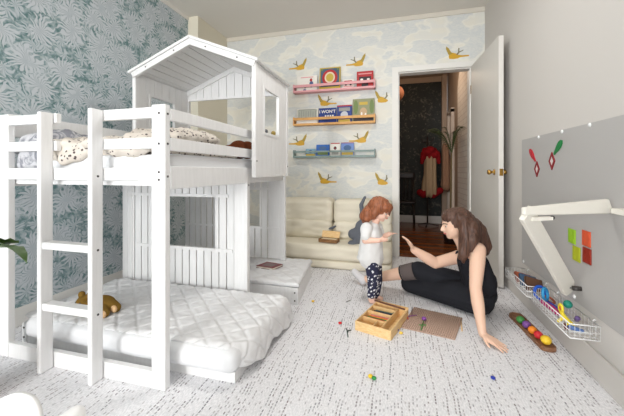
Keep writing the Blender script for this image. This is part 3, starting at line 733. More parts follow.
# ------------------------------------------------------------------ swallows on the wallpaper
gold = mat('gold_print', srgb(206, 160, 40), .5); wingm = mat('wing_print', srgb(172, 146, 62), .6); farm = mat('far_wing_print', srgb(128, 122, 96), .6)
A_body = [(-9.6, .0), (-9.4, 1.2), (-4, 1.3), (-1, 2.0), (1.0, 3.4), (4.0, 4.4), (6.0, 3.2), (6.8, 1.0), (6.2, -.9), (3, -1.4), (-.5, -1.2), (-2.4, -.3)]
A_wing = [(3.6, 3.4), (5.2, 5.4), (6.6, 8.2), (8.8, 10.4), (9.0, 8.0), (7.8, 4.8), (6.6, 2.2)]
A_tail = [(1.0, 2.4), (-.4, 4.0), (-1.2, 5.2), (-5.2, 6.2), (-3.0, 4.6), (-1.6, 4.2), (-.6, 2.6), (-.8, 7.8), (-1.8, 7.6), (-1.4, 4.6), (-.2, 2.0)]
A_tail = [(1.0, 2.2), (-.8, 4.4), (-1.0, 8.0), (-2.0, 7.8), (-1.9, 4.9), (-5.2, 6.0), (-5.0, 5.2), (-2.2, 4.0), (-.6, 2.0)]
def swallow(u, v, mir, label, cut=False):
    c_ = at(u, v, YB); k = .0128
    r = thing('gold_swallow', label, 'bird decal', (c_.x, YB-.001, c_.z), 'gold swallows on the cloud wallpaper')
    sx = -1 if mir else 1
    M = Matrix(((sx*k, 0, 0, c_.x), (0, 0, -1, YB-.0003), (0, k, 0, c_.z-.03), (0, 0, 0, 1)))
    body = A_body if not cut else [(x, y) for x, y in A_body if x > -2.5] + []
    if cut: body = [(-2.6, .1), (-2.6, .8)] + [p for p in A_body if p[0] > -2.5]
    def cl(pts): return [(max(x, -2.6), y) for x, y in pts] if cut else pts
    MB().prism(body, M, .0015).build('body', gold, r)
    MB().prism(A_wing, M, .0018).build('wing', wingm, r)
    MB().prism(cl(A_tail), M, .0018).build('far_wing', farm, r)
swallow(298, 66.5, False, 'gold swallow, the highest one at the left, above the white book')
swallow(356, 62.5, False, 'gold swallow above the pink ledge, left of the doorway')
swallow(457, 54.5, True, 'gold swallow above the door casing, highest and rightmost')
swallow(327, 102, True, 'gold swallow between the pink and the pine ledge')
swallow(385, 98.5, True, 'gold swallow cut by the door casing, upper of two', True)
swallow(298, 142, False, 'gold swallow between pine and grey-green ledges, at the left')
swallow(359, 139, False, 'gold swallow between pine and grey-green ledges, at the right')
swallow(327, 180, True, 'gold swallow below the grey-green ledge, above the sofa')
swallow(385, 181, True, 'gold swallow cut by the door casing, above the child\'s head', True)

# ------------------------------------------------------------------ right wall: board, magnets, folding table, baskets
pn = thing('magnet_board', 'large grey magnetic board screwed to the right wall', 'board', (XR, 2.0, .76))
MB().box(XR-.008, .2, .30, XR-.0005, 2.74, 1.238).build('panel', panelm, pn, bevel=.002)
for y, z in ((2.44, 1.228), (2.13, 1.228), (1.86, 1.228), (2.7, .32), (1.55, .325), (2.0, .325)):
    b = MB(); b.M = Matrix.Translation((XR-.008, y, z)) @ Matrix.Rotation(R(-90), 4, 'Y'); b.lathe([(.011, -.001), (.011, .003), (.007, .006)], seg=12); b.build('screw_cap', wire, pn, True)
def rw(y, z): return Vector((XR-.010, y, z))
WALLM = lambda y, z, a=0: Matrix(((0,0,-1,XR-.0085),(1,0,0,y),(0,1,0,z),(0,0,0,1))) @ Matrix.Rotation(a, 4, 'Z')
def tile(y, z, m, label, sy=.072, sz=.078):
    r = thing('magnet_tile', label, 'magnet', (XR-.012, y, z), 'coloured square magnets on the grey board')
    b = MB(); b.prism([(-sy/2, -sz/2), (sy/2, -sz/2), (sy/2, sz/2), (-sy/2, sz/2)], WALLM(y, z), .005); b.build('plate', m, r, bevel=.002)
    b = MB()
    for a in (-1, 1):
        for c_ in (-1, 1):
            b.prism([(a*.017-.009, c_*.018-.01), (a*.017+.009, c_*.018-.01), (a*.017+.009, c_*.018+.01), (a*.017-.009, c_*.018+.01)], WALLM(y, z), .0065)
    b.build('embossed_squares', m, r)
tile(2.02, .645, pc('lime', 152, 196, 44), 'lime green square magnet, upper left of the four')
tile(1.885, .66, pc('coral', 216, 92, 56), 'coral orange square magnet, upper right of the four')
tile(1.975, .56, pc('olive_lime', 176, 184, 40), 'olive yellow square magnet, lower left of the four')
tile(1.88, .575, pc('brick_red', 150, 44, 28), 'dark red square magnet, lower right of the four')
def paddle(y0, z0, y1, z1, y2, z2, m, label):
    r = thing('magnet_paddle', label, 'magnet', (XR-.012, y1, z1), 'paddle magnets on the grey board')
    a = Vector((y0-y1, z0-z1)); L = a.length; ang = math.atan2(a.y, a.x)
    o_ = [(L*s_, .0+w_) for s_, w_ in ((-.1, .006), (.1, .009), (.4, .018), (.7, .021), (.95, .014), (1.05, 0), (.95, -.014), (.7, -.021), (.4, -.018), (.1, -.009), (-.1, -.006))]
    MB().prism(o_, WALLM(y1, z1, ang), .006).build('blade', m, r)
    b = MB(); n = 4; w = .04; hh = .055
    A2 = [(0, hh), (w, 0), (0, -hh), (-w, 0)]
    for k in range(4):
        p, q = A2[k], A2[(k+1) % 4]; f_ = .6
        b.prism([p, q, (q[0]*f_, q[1]*f_), (p[0]*f_, p[1]*f_)], WALLM(y2, z2), .005)
    b.build('diamond_frame', pc('maroon', 140, 34, 40), r)
    b = MB(); b.prism([(p[0]*.6, p[1]*.6) for p in A2], WALLM(y2, z2), .002); b.build('diamond_inset', pc('pale_inset', 214, 206, 204), r)
def onwall(u, v):
    r = ray(u, v); d_ = (XR-.01)/r[0]; return (r[1]*d_, CAMZ+r[2]*d_)
paddle(*onwall(530, 150), *onwall(535, 160), *onwall(537, 169), pc('paddle_red', 190, 36, 50), 'red paddle magnet with a small diamond below, on the left of the board')
paddle(*onwall(562, 141), *onwall(555, 153), *onwall(552, 161), pc('paddle_green', 28, 128, 66), 'green paddle magnet with a small diamond below, near the board top')
# folding table bracket
ft = thing('folding_wall_table', 'cream wall-mounted folding table bracket with a diagonal brace', 'table', (XR, 1.8, .4))
A0 = Vector((.50, 1.45, .838)); A1 = Vector((.925, 1.70, .845)); A2 = Vector((.875, 1.94, .388))
dq = (A1-A0).normalized(); nq = Vector((dq.y, -dq.x, 0)).normalized(); zq = nq.cross(dq)*-1
if zq.z < 0: zq = -zq
nq = dq.cross(zq)
Mq = Matrix(((dq.x, zq.x, nq.x, A0.x), (dq.y, zq.y, nq.y, A0.y), (dq.z, zq.z, nq.z, A0.z), (0, 0, 0, 1))) @ Matrix.Translation((0, 0, -.01))
Lq = (A1-A0).length
MB().prism([(-.012, -.016), (Lq, -.034), (Lq-.03, .032), (-.012, .016)], Mq, .02).build('top_arm', armm, ft, bevel=.006)
# brace board with rounded lower end
A0b = A0+Vector((.012, 0, -.01)); d_ = (A2-A0b); L = d_.length; d_.normalize(); nrm = Vector((.45, -.9, 0)); nrm = (nrm - d_*nrm.dot(d_)).normalized(); sd_ = nrm.cross(d_)
M = Matrix(((d_.x, sd_.x, nrm.x, A0b.x), (d_.y, sd_.y, nrm.y, A0b.y), (d_.z, sd_.z, nrm.z, A0b.z), (0, 0, 0, 1)))
M = M @ Matrix.Translation((0, 0, -.022))
o_ = [(.0, -.036), (L, -.046)] + [(L+.046*math.sin(R(k)), -.046*math.cos(R(k))) for k in range(15, 180, 15)] + [(L, .046), (.0, .036)]
MB().prism(o_, M, .022).build('brace', armm, ft, bevel=.004)
b = MB(); b.M = M @ Matrix.Translation((L, 0, .02)); b.lathe([(.004, 0), (.004, .004)], seg=8); b.build('screw', dark, ft)
b = MB().tube([A2+Vector((.01, 0, 0)), (XR-.008, A2.y-.002, A2.z)], .012); b.build('pivot', dark, ft, True)
MB().beam(A0+Vector((.03, .03, -.035)), A0+Vector((.12, .075, -.035)), .02, .014).build('hinge_bar', armm, ft)
MB().ball(A0+Vector((.125, .075, -.033)), .009).build('hinge_knob', dark, ft, True)
MB().box(.865, .9, .822, XR-.009, 1.60, .845).build('table_leaf', armm, ft, bevel=.003)
# wire baskets
def basket(y0, y1, label):
    r = thing('wire_basket', label, 'basket', (.865, (y0+y1)/2, .2), 'white wire baskets on the right wall')
    x0, x1, z0, z1 = .795, XR-.014, .205, .272
    b = MB(); rr = .0028
    for z in (z0, (z0+z1)/2, z1):
        b.tube([(x0, y0, z), (x1, y0, z), (x1, y1, z), (x0, y1, z), (x0, y0, z)], rr if z != (z0+z1)/2 else .0016, 6)
    n = int((y1-y0)/.03)
    for k in range(n+1):
        y = y0+(y1-y0)*k/n; b.tube([(x0, y, z1), (x0, y, z0), (x1, y, z0), (x1, y, z1)], .0011, 5)
    for k in range(1, 6):
        x = x0+(x1-x0)*k/6; b.tube([(x, y0, z1), (x, y0, z0), (x, y1, z0), (x, y1, z1)], .0011, 5)
    b.build('wire_body', wire, r, True)
    for y in (y0+.06, y1-.06): MB().tube([(x1, y, z1), (XR-.006, y, z1+.012), (XR-.002, y, z1+.004)], .003, 6).build('wall_hook', wire, r, True)
    return r
basket(2.27, 2.68, 'white wire basket holding books, nearer the door')
basket(1.765, 2.24, 'white wire basket full of plastic toys, below the brace')
for i, (y, a, m, lb) in enumerate(((2.50, 12, pc('bk_rust', 158, 84, 56), 'rust-coloured little book at the far end of the wire basket'), (2.42, 20, pc('bk_blue', 64, 92, 122), 'slate blue little book in the wire basket'), (2.33, 26, pc('bk_brown', 92, 62, 44), 'brown little book at the near end of the book basket'))):
    r = thing('board_book', lb, 'book', (.85, y, .23), 'little books in the wire basket')
    M = Matrix.Translation((.852, y, .245+.008*i)) @ Matrix.Rotation(R(14), 4, 'Y') @ Matrix.Rotation(R(a+16), 4, 'X')
    b = MB(); b.M = M; b.box(-.05, -.05, -.009, .05, .05, -.006).box(-.05, -.05, .006, .05, .05, .009).box(-.05, -.05, -.009, -.047, .05, .009); b.build('cover', m, r)
    b = MB(); b.M = M; b.box(-.047, -.048, -.006, .048, .048, .006); b.build('pages', pc('paper', 236, 230, 216), r)
def ringtoy(u, v, z, rad, m, label, tilt=(60, 20)):
    p = flat(u, v, z); b = MB(); M = Matrix.Translation(p) @ Matrix.Rotation(R(tilt[0]), 4, 'X') @ Matrix.Rotation(R(tilt[1]), 4, 'Y')
    b.M = M; b.tube([(rad*math.cos(k*PI/10), rad*math.sin(k*PI/10), 0) for k in range(21)], rad*.26, 8, cap=False)
    return tag(b.build('toy_ring', m, None, True), label, 'ring', 'toys in the near wire basket')
def inb(y, x=.855, z=.25): return Vector((x, y, z))
def ring2(c_, rad, m, label, tilt):
    b = MB(); b.M = Matrix.Translation(c_) @ Matrix.Rotation(R(tilt[0]), 4, 'X') @ Matrix.Rotation(R(tilt[1]), 4, 'Y')
    b.tube([(rad*math.cos(k*PI/10), rad*math.sin(k*PI/10), 0) for k in range(21)], rad*.24, 8, cap=False)
    return tag(b.build('toy_ring', m, None, True), label, 'ring', 'toys in the near wire basket')
ring2(inb(2.19, .835, .265), .036, pc('toy_cobalt', 30, 86, 190), 'cobalt blue ring at the far end of the toy basket', (70, 20))
ring2(inb(2.15, .845, .272), .034, pc('toy_cyan', 50, 150, 205), 'light blue ring standing in the toy basket', (75, 50))
ring2(inb(2.17, .875, .235), .026, pc('toy_rust', 160, 84, 56), 'rust orange ring low in the toy basket', (20, 20))
b = MB().chain([inb(2.13, .82, .235), inb(2.03, .83, .24), inb(1.98, .835, .235)], [.012, .016, .014])
tag(organic(b, 'toy_block', pc('toy_magenta', 176, 30, 104), None, .004, 3), 'magenta plastic toy lying along the basket rim', 'toy')
b = MB().chain([inb(2.14, .86, .225), inb(2.04, .87, .225)], [.012, .014])
tag(organic(b, 'toy_block', pc('toy_blue', 44, 70, 170), None, .004, 3), 'dark blue plastic toy behind the magenta one', 'toy')
b = MB().ball(inb(1.985, .885, .285), .021)
tag(b.build('toy_ball', pc('toy_teal', 30, 130, 112), None, True), 'teal green ball in the toy basket', 'ball')
gr = thing('toy_giraffe', 'yellow plastic toy figure with a round ring head in the toy basket', 'toy', inb(1.93, .85, .22))
yel = pc('toy_yellow', 238, 216, 60)
b = MB().tube([inb(1.955, .84, .272)+Vector((0, .018*math.cos(k*PI/8), .018*math.sin(k*PI/8))) for k in range(17)], .008, 8)
b.chain([inb(1.955, .84, .254), inb(1.92, .845, .235), inb(1.86, .85, .225)], [.009, .012, .010]).chain([inb(1.93, .845, .24), inb(1.91, .81, .22)], [.010, .008]).chain([inb(1.88, .85, .23), inb(1.855, .82, .216)], [.010, .009])
organic(b, 'body', yel, gr, .004, 2)
MB().ball(inb(1.955, .838, .272), (.006, .009, .009)).build('red_centre', pc('toy_orange_red', 224, 90, 50), gr, True)
b = MB().chain([inb(1.90, .885, .24), inb(1.87, .875, .26)], [.011, .013])
tag(organic(b, 'toy_block', pc('toy_violet', 104, 84, 134), None, .004, 3), 'violet plastic toy near the wall in the toy basket', 'toy')
b = MB().chain([inb(1.84, .83, .225), inb(1.81, .865, .225)], [.012, .010])
tag(organic(b, 'toy_block', pc('toy_steel', 84, 114, 170), None, .004, 3), 'steel blue toy at the near end of the toy basket', 'toy')
b = MB().chain([inb(1.87, .82, .222), inb(1.83, .81, .222)], [.009, .010])
tag(organic(b, 'toy_block', pc('toy_brown', 110, 60, 54), None, .004, 3), 'dark maroon toy in the near corner of the toy basket', 'toy')

# ------------------------------------------------------------------ floor toys
tr_ = thing('ball_tray', 'long walnut tray with five coloured balls on the rug by the right wall', 'tray', (.80, 2.24, 0))
a0, a1 = flat(515, 317), flat(549, 351); dd = (a1-a0); ang = math.atan2(dd.y, dd.x); L = dd.length
M = Matrix.Translation((a0+a1)/2) @ Matrix.Rotation(ang, 4, 'Z')
def stad(hl, r, n=8, e=0): return [(hl-r*.0+r*math.cos(R(k))*.7, r*math.sin(R(k))) for k in range(-90, 91, 15)] + [(-hl+r*math.cos(R(k))*.7, r*math.sin(R(k))) for k in range(90, 271, 15)]
b = MB(); b.prism(stad(L/2-.01, .040), M, .022); b.build('tray_board', traym, tr_, bevel=.004)
b = MB()
for k in range(24):
    pass
ol = stad(L/2-.012, .037)
b = MB(); b.M = M; b.tube([(x, y, .022) for x, y in ol+[ol[0]]], .004, 6, cap=False); b.build('tray_rim', traym, tr_, True)
for (u, v), (nm, m) in zip(((520.5, 321), (526.5, 326), (532.5, 331.5), (538.5, 336.5), (546, 342)), (('green', pc('ball_green', 70, 140, 70)), ('purple', pc('ball_purple', 124, 78, 150)), ('orange', pc('ball_orange', 240, 140, 40)), ('red', pc('ball_red', 200, 40, 50)), ('yellow', pc('ball_yellow', 236, 196, 50)))):
    p = flat(u, v, .035); rr = .024 if nm != 'yellow' else .027
    tag(MB().ball((p.x, p.y, .0225+rr*.9), (rr, rr, rr*.9), 20, 14).build('wooden_ball', m, None, True), nm + ' ball resting in the long walnut tray', 'ball', 'coloured balls in the walnut tray')

# craft crate
cr = thing('craft_crate', 'open pine craft crate with compartments on the rug', 'crate', (-.1, 2.13, 0))
c1, c2, c3 = flat(355, 330), flat(391, 341), flat(402, 316)
ex = (c2-c1); W2 = ex.length; ex.normalize(); ey = Vector((-ex.y, ex.x, 0)); D2 = (c3-c2).dot(ey)
M = Matrix(((ex.x, ey.x, 0, c1.x), (ex.y, ey.y, 0, c1.y), (0, 0, 1, 0), (0, 0, 0, 1)))
def cb(nm, *a, m=cratem):
    b = MB(); b.M = M; b.box(*a); return b.build(nm, m, cr, bevel=.0015)
Hc = .058
cb('bottom', .006, .006, 0, W2-.006, D2-.006, .006)
cb('front_side', 0, 0, 0, W2, .008, Hc); cb('back_side', 0, D2-.008, 0, W2, D2, Hc+.012)
cb('end_side', 0, .008, 0, .008, D2-.008, Hc); cb('end_side', W2-.008, .008, 0, W2, D2-.008, Hc)
cb('divider', .008, .10, .006, W2-.06, .106, Hc-.006); cb('divider', .11, .008, .006, .116, .10, Hc-.008); cb('divider', W2-.066, .008, .006, W2-.06, D2-.008, Hc)
cb('divider', .008, .19, .006, W2-.066, .196, Hc); cb('divider', .008, D2-.075, .006, W2-.066, D2-.069, Hc)
pens = [pc('pc_red', 196, 50, 44), pc('pc_green', 66, 130, 60), pc('pc_orange', 226, 130, 50), pc('pc_pink', 214, 120, 130), pc('pc_brown', 96, 60, 44), pc('pc_purple', 96, 60, 110), pc('pc_black', 50, 40, 44), pc('pc_teal', 60, 120, 120)]
names = ['red', 'green', 'orange', 'pink', 'brown', 'purple', 'black', 'teal']
def pencil(x0, y0, x1, y1, z, m, label):
    r = thing('colour_pencil', label, 'pencil', M @ Vector((x0, y0, z)), 'pencils in the craft crate')
    a, c_ = M @ Vector((x0, y0, z)), M @ Vector((x1, y1, z+.002)); d_ = (c_-a).normalized()
    MB().tube([a, c_], .0042, 6).build('shaft', m, r)
    MB().tube([c_, c_+d_*.012], [.0042, .0008], 6).build('tip', cratem, r)
for k in range(8):
    row = k//4; j = k % 4
    y = (.118+.017*j) if row == 0 else (.208+.014*j)
    pencil(.02+.006*j, y, .15+.004*j, y+.004, .040-.002*(j % 2)+.002, pens[k], names[k] + ' pencil lying in the ' + ('front' if row == 0 else 'back') + ' pencil slot of the crate')
# long stick across back
b = MB(); b.M = M; b.tube([(.0, D2-.03, Hc+.018), (W2-.01, D2-.05, Hc+.014)], .006, 8)
tag(b.build('wooden_dowel', pc('dark_stick', 104, 64, 48), None, True), 'dark wooden stick lying across the back of the craft crate', 'stick')
# ribbed board
rb = thing('ribbed_board', 'flat brown ribbed cardboard sheet on the rug by the woman', 'board', (.23, 2.2, 0))
q = [flat(401, 328), flat(455, 340.5), flat(462.5, 319), flat(414, 308)]
b = MB(); b.prism([(p.x, p.y) for p in q], Matrix.Translation((0, 0, .001)), .006); b.build('sheet', ribm, rb)
ux = (q[1]-q[0]); vy = (q[3]-q[0]); n = 26
b = MB()
for k in range(n):
    s_ = .02+.96*k/(n-1); a = q[0].lerp(q[1], s_); c_ = q[3].lerp(q[2], s_)
    b.tube([a+Vector((0, 0, .0075)), c_+Vector((0, 0, .0075))], .0032, 5)
b.build('ribs', ribm, rb, True)
# flowers and bits
def bead(u, v, m, label, r=.012):
    p = flat(u, v); tag(MB().ball((p.x, p.y, r*.62), (r, r, r*.6)).build('craft_bead', m, None, True), label, 'bead', 'craft beads scattered on the rug')
bead(340, 324, pc('bead_red', 206, 40, 44), 'red bead left of the craft crate')
bead(313, 302, pc('bead_yellow', 232, 190, 70), 'yellow bead alone on the rug in front of the sofa')
bead(370.5, 377.5, pc('bead_yellow2', 236, 196, 40), 'yellow bead touching a green one in the foreground')
bead(374, 379.5, pc('bead_green', 50, 140, 70), 'green bead touching a yellow one in the foreground')
bead(396.5, 331, pc('bead_navy', 64, 62, 140), 'navy bead at the crate corner', .014)
bead(401, 334, pc('bead_gold', 240, 206, 90), 'pale gold bead right of the navy one')
bead(401.5, 323, pc('bead_lime', 120, 176, 60), 'lime bead between crate and ribbed board', .014)
bead(399.5, 327, pc('bead_lemon', 220, 206, 60), 'lemon bead touching the lime one')
bead(493, 379, pc('bead_blue', 44, 60, 160), 'blue bead alone at the lower right of the rug', .011)
bead(385, 264, pc('bead_navyb', 40, 54, 120), 'navy bead on the rug under the woman\'s raised hand', .016)
def stick(pts, m, label, r=.003):
    tag(MB().tube(pts, r, 6).build('pipe_cleaner', m, None, True), label, 'pipe cleaner', 'pipe cleaners on the floor')
F = lambda u, v, z=.004: flat(u, v, z)
stick([F(346, 328), F(348, 332)], pc('pc_black', 50, 40, 44), 'short black pipe cleaner beside the crate')
stick([F(348, 337), F(347, 331), F(351, 330)], pc('pc_dgreen', 40, 70, 60), 'dark green bent pipe cleaner left of the crate')
stick([F(346, 302), F(351, 300)], GY, 'grey pipe cleaner on the rug near the child\'s feet')
stick([F(404, 317, .012), F(417, 315, .012)], pc('pc_plum', 130, 70, 130), 'purple pipe cleaner lying on the ribbed board corner')
p0 = F(412, 315, .012); stick([p0, p0+Vector((0, 0, .055))], pc('pc_black', 50, 40, 44), 'black pipe cleaner standing up on the ribbed board')
stick([F(408, 319, .012), F(407, 314, .012)], pc('pc_red', 196, 50, 44), 'red pipe cleaner on the ribbed board')
stick([F(462, 331), F(461, 321)], cratem, 'thin wooden stick along the edge of the ribbed board', .004)
fl = thing('craft_flower', 'purple paper flower with a green stem lying on the ribbed board', 'craft flower', F(423, 322))
MB().tube([F(421, 330, .014), F(423.5, 321, .018)], .003, 6).build('stem', pc('pc_green', 66, 130, 60), fl, True)
MB().ball(F(424, 318.5, .024), (.016, .016, .012)).build('bloom', pc('bloom_purple', 124, 66, 146), fl, True)
for e in (-1, 1): MB().ball(F(422.5+2*e, 325, .016), (.012, .005, .003)).build('leaf', pc('pc_green', 66, 130, 60), fl, True)
# red book on platform
rb2 = thing('story_book', 'dark red book lying on the quilted platform pad', 'book', flat(268, 267, .18))
q = [flat(256, 266.5, .173), flat(273, 269, .173), flat(283, 265, .173), flat(267, 262.5, .173)]
b = MB(); b.prism([(p.x, p.y) for p in q], Matrix.Translation((0, 0, .163)), .003); b.prism([(p.x, p.y) for p in q], Matrix.Translation((0, 0, .178)), .003); b.build('cover', pc('book_maroon', 122, 60, 62), rb2)
cq = sum(q, Vector())/4; q2 = [cq+(p-cq)*.96 for p in q]
b = MB(); b.prism([(p.x, p.y) for p in q2], Matrix.Translation((0, 0, .166)), .012); b.build('pages', pc('paper', 236, 230, 216), rb2)
q3 = [cq+(p-cq)*.6 for p in q]
b = MB(); b.prism([(p.x, p.y) for p in q3], Matrix.Translation((0, 0, .181)), .0008); b.build('cover_print', pc('book_grey', 120, 100, 100), rb2)

# ------------------------------------------------------------------ hands
def hand(b, wrist, fwd, palm_n, side, size, curl=0.3, spread=.12, thumb_out=.7):
    """palm + five bent fingers; fwd: finger direction, palm_n: out of the palm, side: toward the thumb"""
    fwd, palm_n, side = [Vector(v).normalized() for v in (fwd, palm_n, side)]
    s = size
    pl_ = wrist + fwd*.28*s
    for k in range(4):
        o = side*(.165 - .11*k)*s
        b.capsule(wrist + fwd*.06*s + o*.55, wrist + fwd*.46*s + o, .078*s, .072*s, 10)
    lens = (.42, .48, .44, .34)
    for k in range(4):
        base_ = wrist + fwd*.46*s + side*(.165 - .11*k)*s
        dirn = (fwd + side*spread*(1.5-k)).normalized(); p = base_; a = 0
        rr = (.052, .054, .052, .045)[k]*s
        for j, fr in enumerate((.45, .3, .25)):
            a += curl*(.6 if j == 0 else 1)
            dv = dirn*math.cos(a) + palm_n*math.sin(a)
            q_ = p + dv*lens[k]*s*fr; b.capsule(p, q_, rr*(1-.08*j), rr*(.92-.08*j), 9); p = q_
    p = wrist + fwd*.14*s + side*.15*s
    q_ = p + (fwd*.5 + side*thumb_out + palm_n*.2).normalized()*.22*s; b.capsule(p, q_, .075*s, .06*s, 9)
    r_ = q_ + (fwd*.85 + side*.4 + palm_n*.2).normalized()*.18*s; b.capsule(q_, r_, .058*s, .05*s, 9)

# ------------------------------------------------------------------ woman
wm = thing('person', 'long-haired person in black tank top and leggings sitting on the rug', 'person', (.5, 2.45, 0))
hipN = Vector((.545, 2.42, .105)); hipF = Vector((.54, 2.60, .115)); pel = Vector((.565, 2.51, .125))
kneeN = Vector((.105, 2.71, .075)); footN0 = Vector((.40, 2.84, .05)); footN1 = Vector((.50, 2.84, .035))
kneeF = Vector((.165, 2.62, .215)); ankF = Vector((-.27, 2.76, .055)); toeF = at(355, 272, 2.82)
spine = at(479, 281, 2.46); chest = at(473, 263, 2.42); neck0 = at(464, 248, 2.40); neck1 = at(458, 237, 2.385)
shN = at(478, 250, 2.29); elN = at(475.5, 288, 2.16); wrN = flat(482.5, 334, .045)
shF = at(458, 257, 2.53); elF = at(435, 263, 2.47); wrF = at(414, 250, 2.42)
head = at(455.5, 223.5, 2.38)
b = MB()
# torso
b.ball(pel, (.115, .14, .10)).capsule(pel, spine, .11, .105).capsule(spine+Vector((0, .03, 0)), chest+Vector((0, .03, 0)), .10, .095).capsule(spine-Vector((0, .04, 0)), chest-Vector((0, .04, 0)), .095, .09)
b.capsule(shN, chest, .05, .07).capsule(shF, chest, .05, .07)
b.capsule(chest, neck0, .075, .045).capsule(neck0, neck1, .04, .037)
# arms
b.chain([shN, shN.lerp(elN, .35), elN, elN.lerp(wrN, .35), wrN], [.050, .047, .036, .037, .022])
b.chain([shF, elF, elF.lerp(wrF, .35), wrF], [.048, .040, .041, .027])
fdir = flat(505, 349, .012) - wrN; fdir.z = 0; fdir = fdir.normalized()*1.0 + Vector((0, 0, -.25))
hand(b, wrN, fdir, Vector((0, 0, -1)), Vector((fdir.y, -fdir.x, 0))*1.0, .15, .05, .13, .5)
hand(b, wrF, Vector((-.5, -.1, .8)), Vector((-.75, .2, -.35)), Vector((.25, -.9, .1)), .14, .22, .12)
# legs
b.chain([hipN, kneeN], [.098, .066]).chain([kneeN, kneeN.lerp(footN0, .4), footN0], [.062, .052, .034]).capsule(footN0, footN1, .032, .024)
b.chain([hipF, kneeF], [.095, .058]).chain([kneeF, kneeF.lerp(ankF, .35), ankF], [.056, .05, .028])
b.chain([ankF+Vector((-.02, .01, -.012)), toeF], [.034, .026]).capsule(ankF, toeF, .026, .02)
# head: cranium, jaw, nose, lips, ear, turned toward the child and slightly down
F_ = Vector((-.95, -.18, -.22)).normalized(); U_ = (Vector((0, 0, 1)) - F_*F_.z).normalized(); S_ = F_.cross(U_)
HM = Matrix(((F_.x, S_.x, U_.x, 0), (F_.y, S_.y, U_.y, 0), (F_.z, S_.z, U_.z, 0), (0, 0, 0, 1)))
hs = .105
def hp(f, s_, u_): return head + (F_*f + S_*s_ + U_*u_)*hs
b.ball(hp(-.08, 0, .18), (.86*hs, .74*hs, .80*hs), 18, 12, HM)
b.ball(hp(.28, 0, -.22), (.57*hs, .60*hs, .74*hs), 18, 12, HM)
b.ball(hp(.52, 0, -.74), (.24*hs, .26*hs, .20*hs), 12, 8, HM)
b.capsule(hp(.1, 0, -.3), neck1, .05, .037)
b.capsule(hp(.80, 0, .02), hp(.95, 0, -.22), .085*hs, .12*hs, 8)      # nose
b.ball(hp(.86, .1, -.27), .09*hs, 8, 6).ball(hp(.86, -.1, -.27), .09*hs, 8, 6)
b.ball(hp(.76, 0, -.44), (.13*hs, .2*hs, .06*hs), 10, 6, HM).ball(hp(.73, 0, -.54), (.12*hs, .17*hs, .06*hs), 10, 6, HM)
b.ball(hp(.70, 0, .16), (.12*hs, .42*hs, .09*hs), 10, 6, HM)          # brow
for s_ in (-1, 1): b.ball(hp(-.02, s_*.74, -.1), (.12*hs, .08*hs, .2*hs), 10, 6, HM)
organic(b, 'body', skin, wm, .0052, 4, .5)
# clothes
b = MB(); g = .010
b.ball(pel, (.115+g, .14+g, .10+g)).capsule(pel, spine, .11+g, .105+g).capsule(spine+Vector((0, .03, 0)), chest+Vector((0, .03, -.0)), .10+g, .095+g*.6).capsule(spine-Vector((0, .04, 0)), chest-Vector((0, .04, 0)), .095+g, .09+g*.6)
b.capsule(chest+Vector((.025, -.0, .035)), neck0+Vector((.03, 0, -.03)), .06, .035)
o = organic(b, 'tank_top', blackf, wm, .006, 4, .5)
for s0, e0 in ((Vector((-.045, -.075, .05)), 0), (Vector((-.045, .075, .05)), 0)):
    p = chest + s0
    MB().tube([p+Vector((-.055, 0, -.06)), p+Vector((-.045, 0, .0)), p+Vector((.0, 0, .036)), p+Vector((.05, 0, .0))], .011, 8).build('shoulder_strap', blackf, wm, True)
b = MB()
b.ball(pel, (.115+g, .14+g, .10+g)).chain([hipN, kneeN], [.098+g, .066+g]).chain([kneeN, kneeN.lerp(footN0, .55)], [.062+g, .049+g])
b.chain([hipF, kneeF], [.095+g, .058+g]).ball(kneeF, .058+g)
organic(b, 'leggings', blackf, wm, .006, 4, .5)
a_, b_ = kneeF.lerp(ankF, .06), kneeF.lerp(ankF, .27)
MB().tube([a_, a_.lerp(b_, .5), b_], [.068, .065, .061], 18, cap=False).build('sheer_panel', sheer, wm, True)
MB().tube([b_, b_+(b_-a_).normalized()*.012], [.062, .061], 18, cap=False).build('legging_cuff', blackf, wm, True)
b = MB().chain([ankF+Vector((-.015, .0, -.008)), toeF+Vector((-.004, 0, .0))], [.038, .030]).capsule(ankF+Vector((-.01, 0, 0)), toeF, .032, .024)
organic(b, 'sock', fabric('pale_sock', srgb(214, 212, 214), .3), wm, .005, 3)
# hair
b = MB()
b.ball(hp(-.22, 0, .22), (.92*hs, .84*hs, .84*hs), 18, 12, HM).ball(hp(.08, 0, .52), (.74*hs, .74*hs, .52*hs), 18, 12, HM)
b.chain([hp(-.35, -.25, .2), at(470, 228, 2.36), at(474, 244, 2.36)], [.075, .068, .055])
b.chain([hp(-.5, 0, .2), at(477, 232, 2.42), at(485, 246, 2.42), at(487, 253, 2.42)], [.072, .068, .045, .02])
b.chain([at(465, 220, 2.285), at(466, 240, 2.27), at(464, 254, 2.26), at(463, 262, 2.265)], [.028, .034, .032, .013])
b.chain([at(458, 213, 2.30), at(462, 226, 2.285), at(461, 244, 2.275), at(459, 259, 2.28)], [.014, .018, .018, .009])
b.chain([at(472, 226, 2.30), at(473, 240, 2.26), at(471, 250, 2.25)], [.04, .035, .015])
b.chain([hp(-.3, .6, .1), at(462, 240, 2.49), at(460, 252, 2.49)], [.035, .03, .014])
def strand(co, n): return n*(.006*noise.noise(Vector((co.x*70, co.y*70, co.z*8))) )
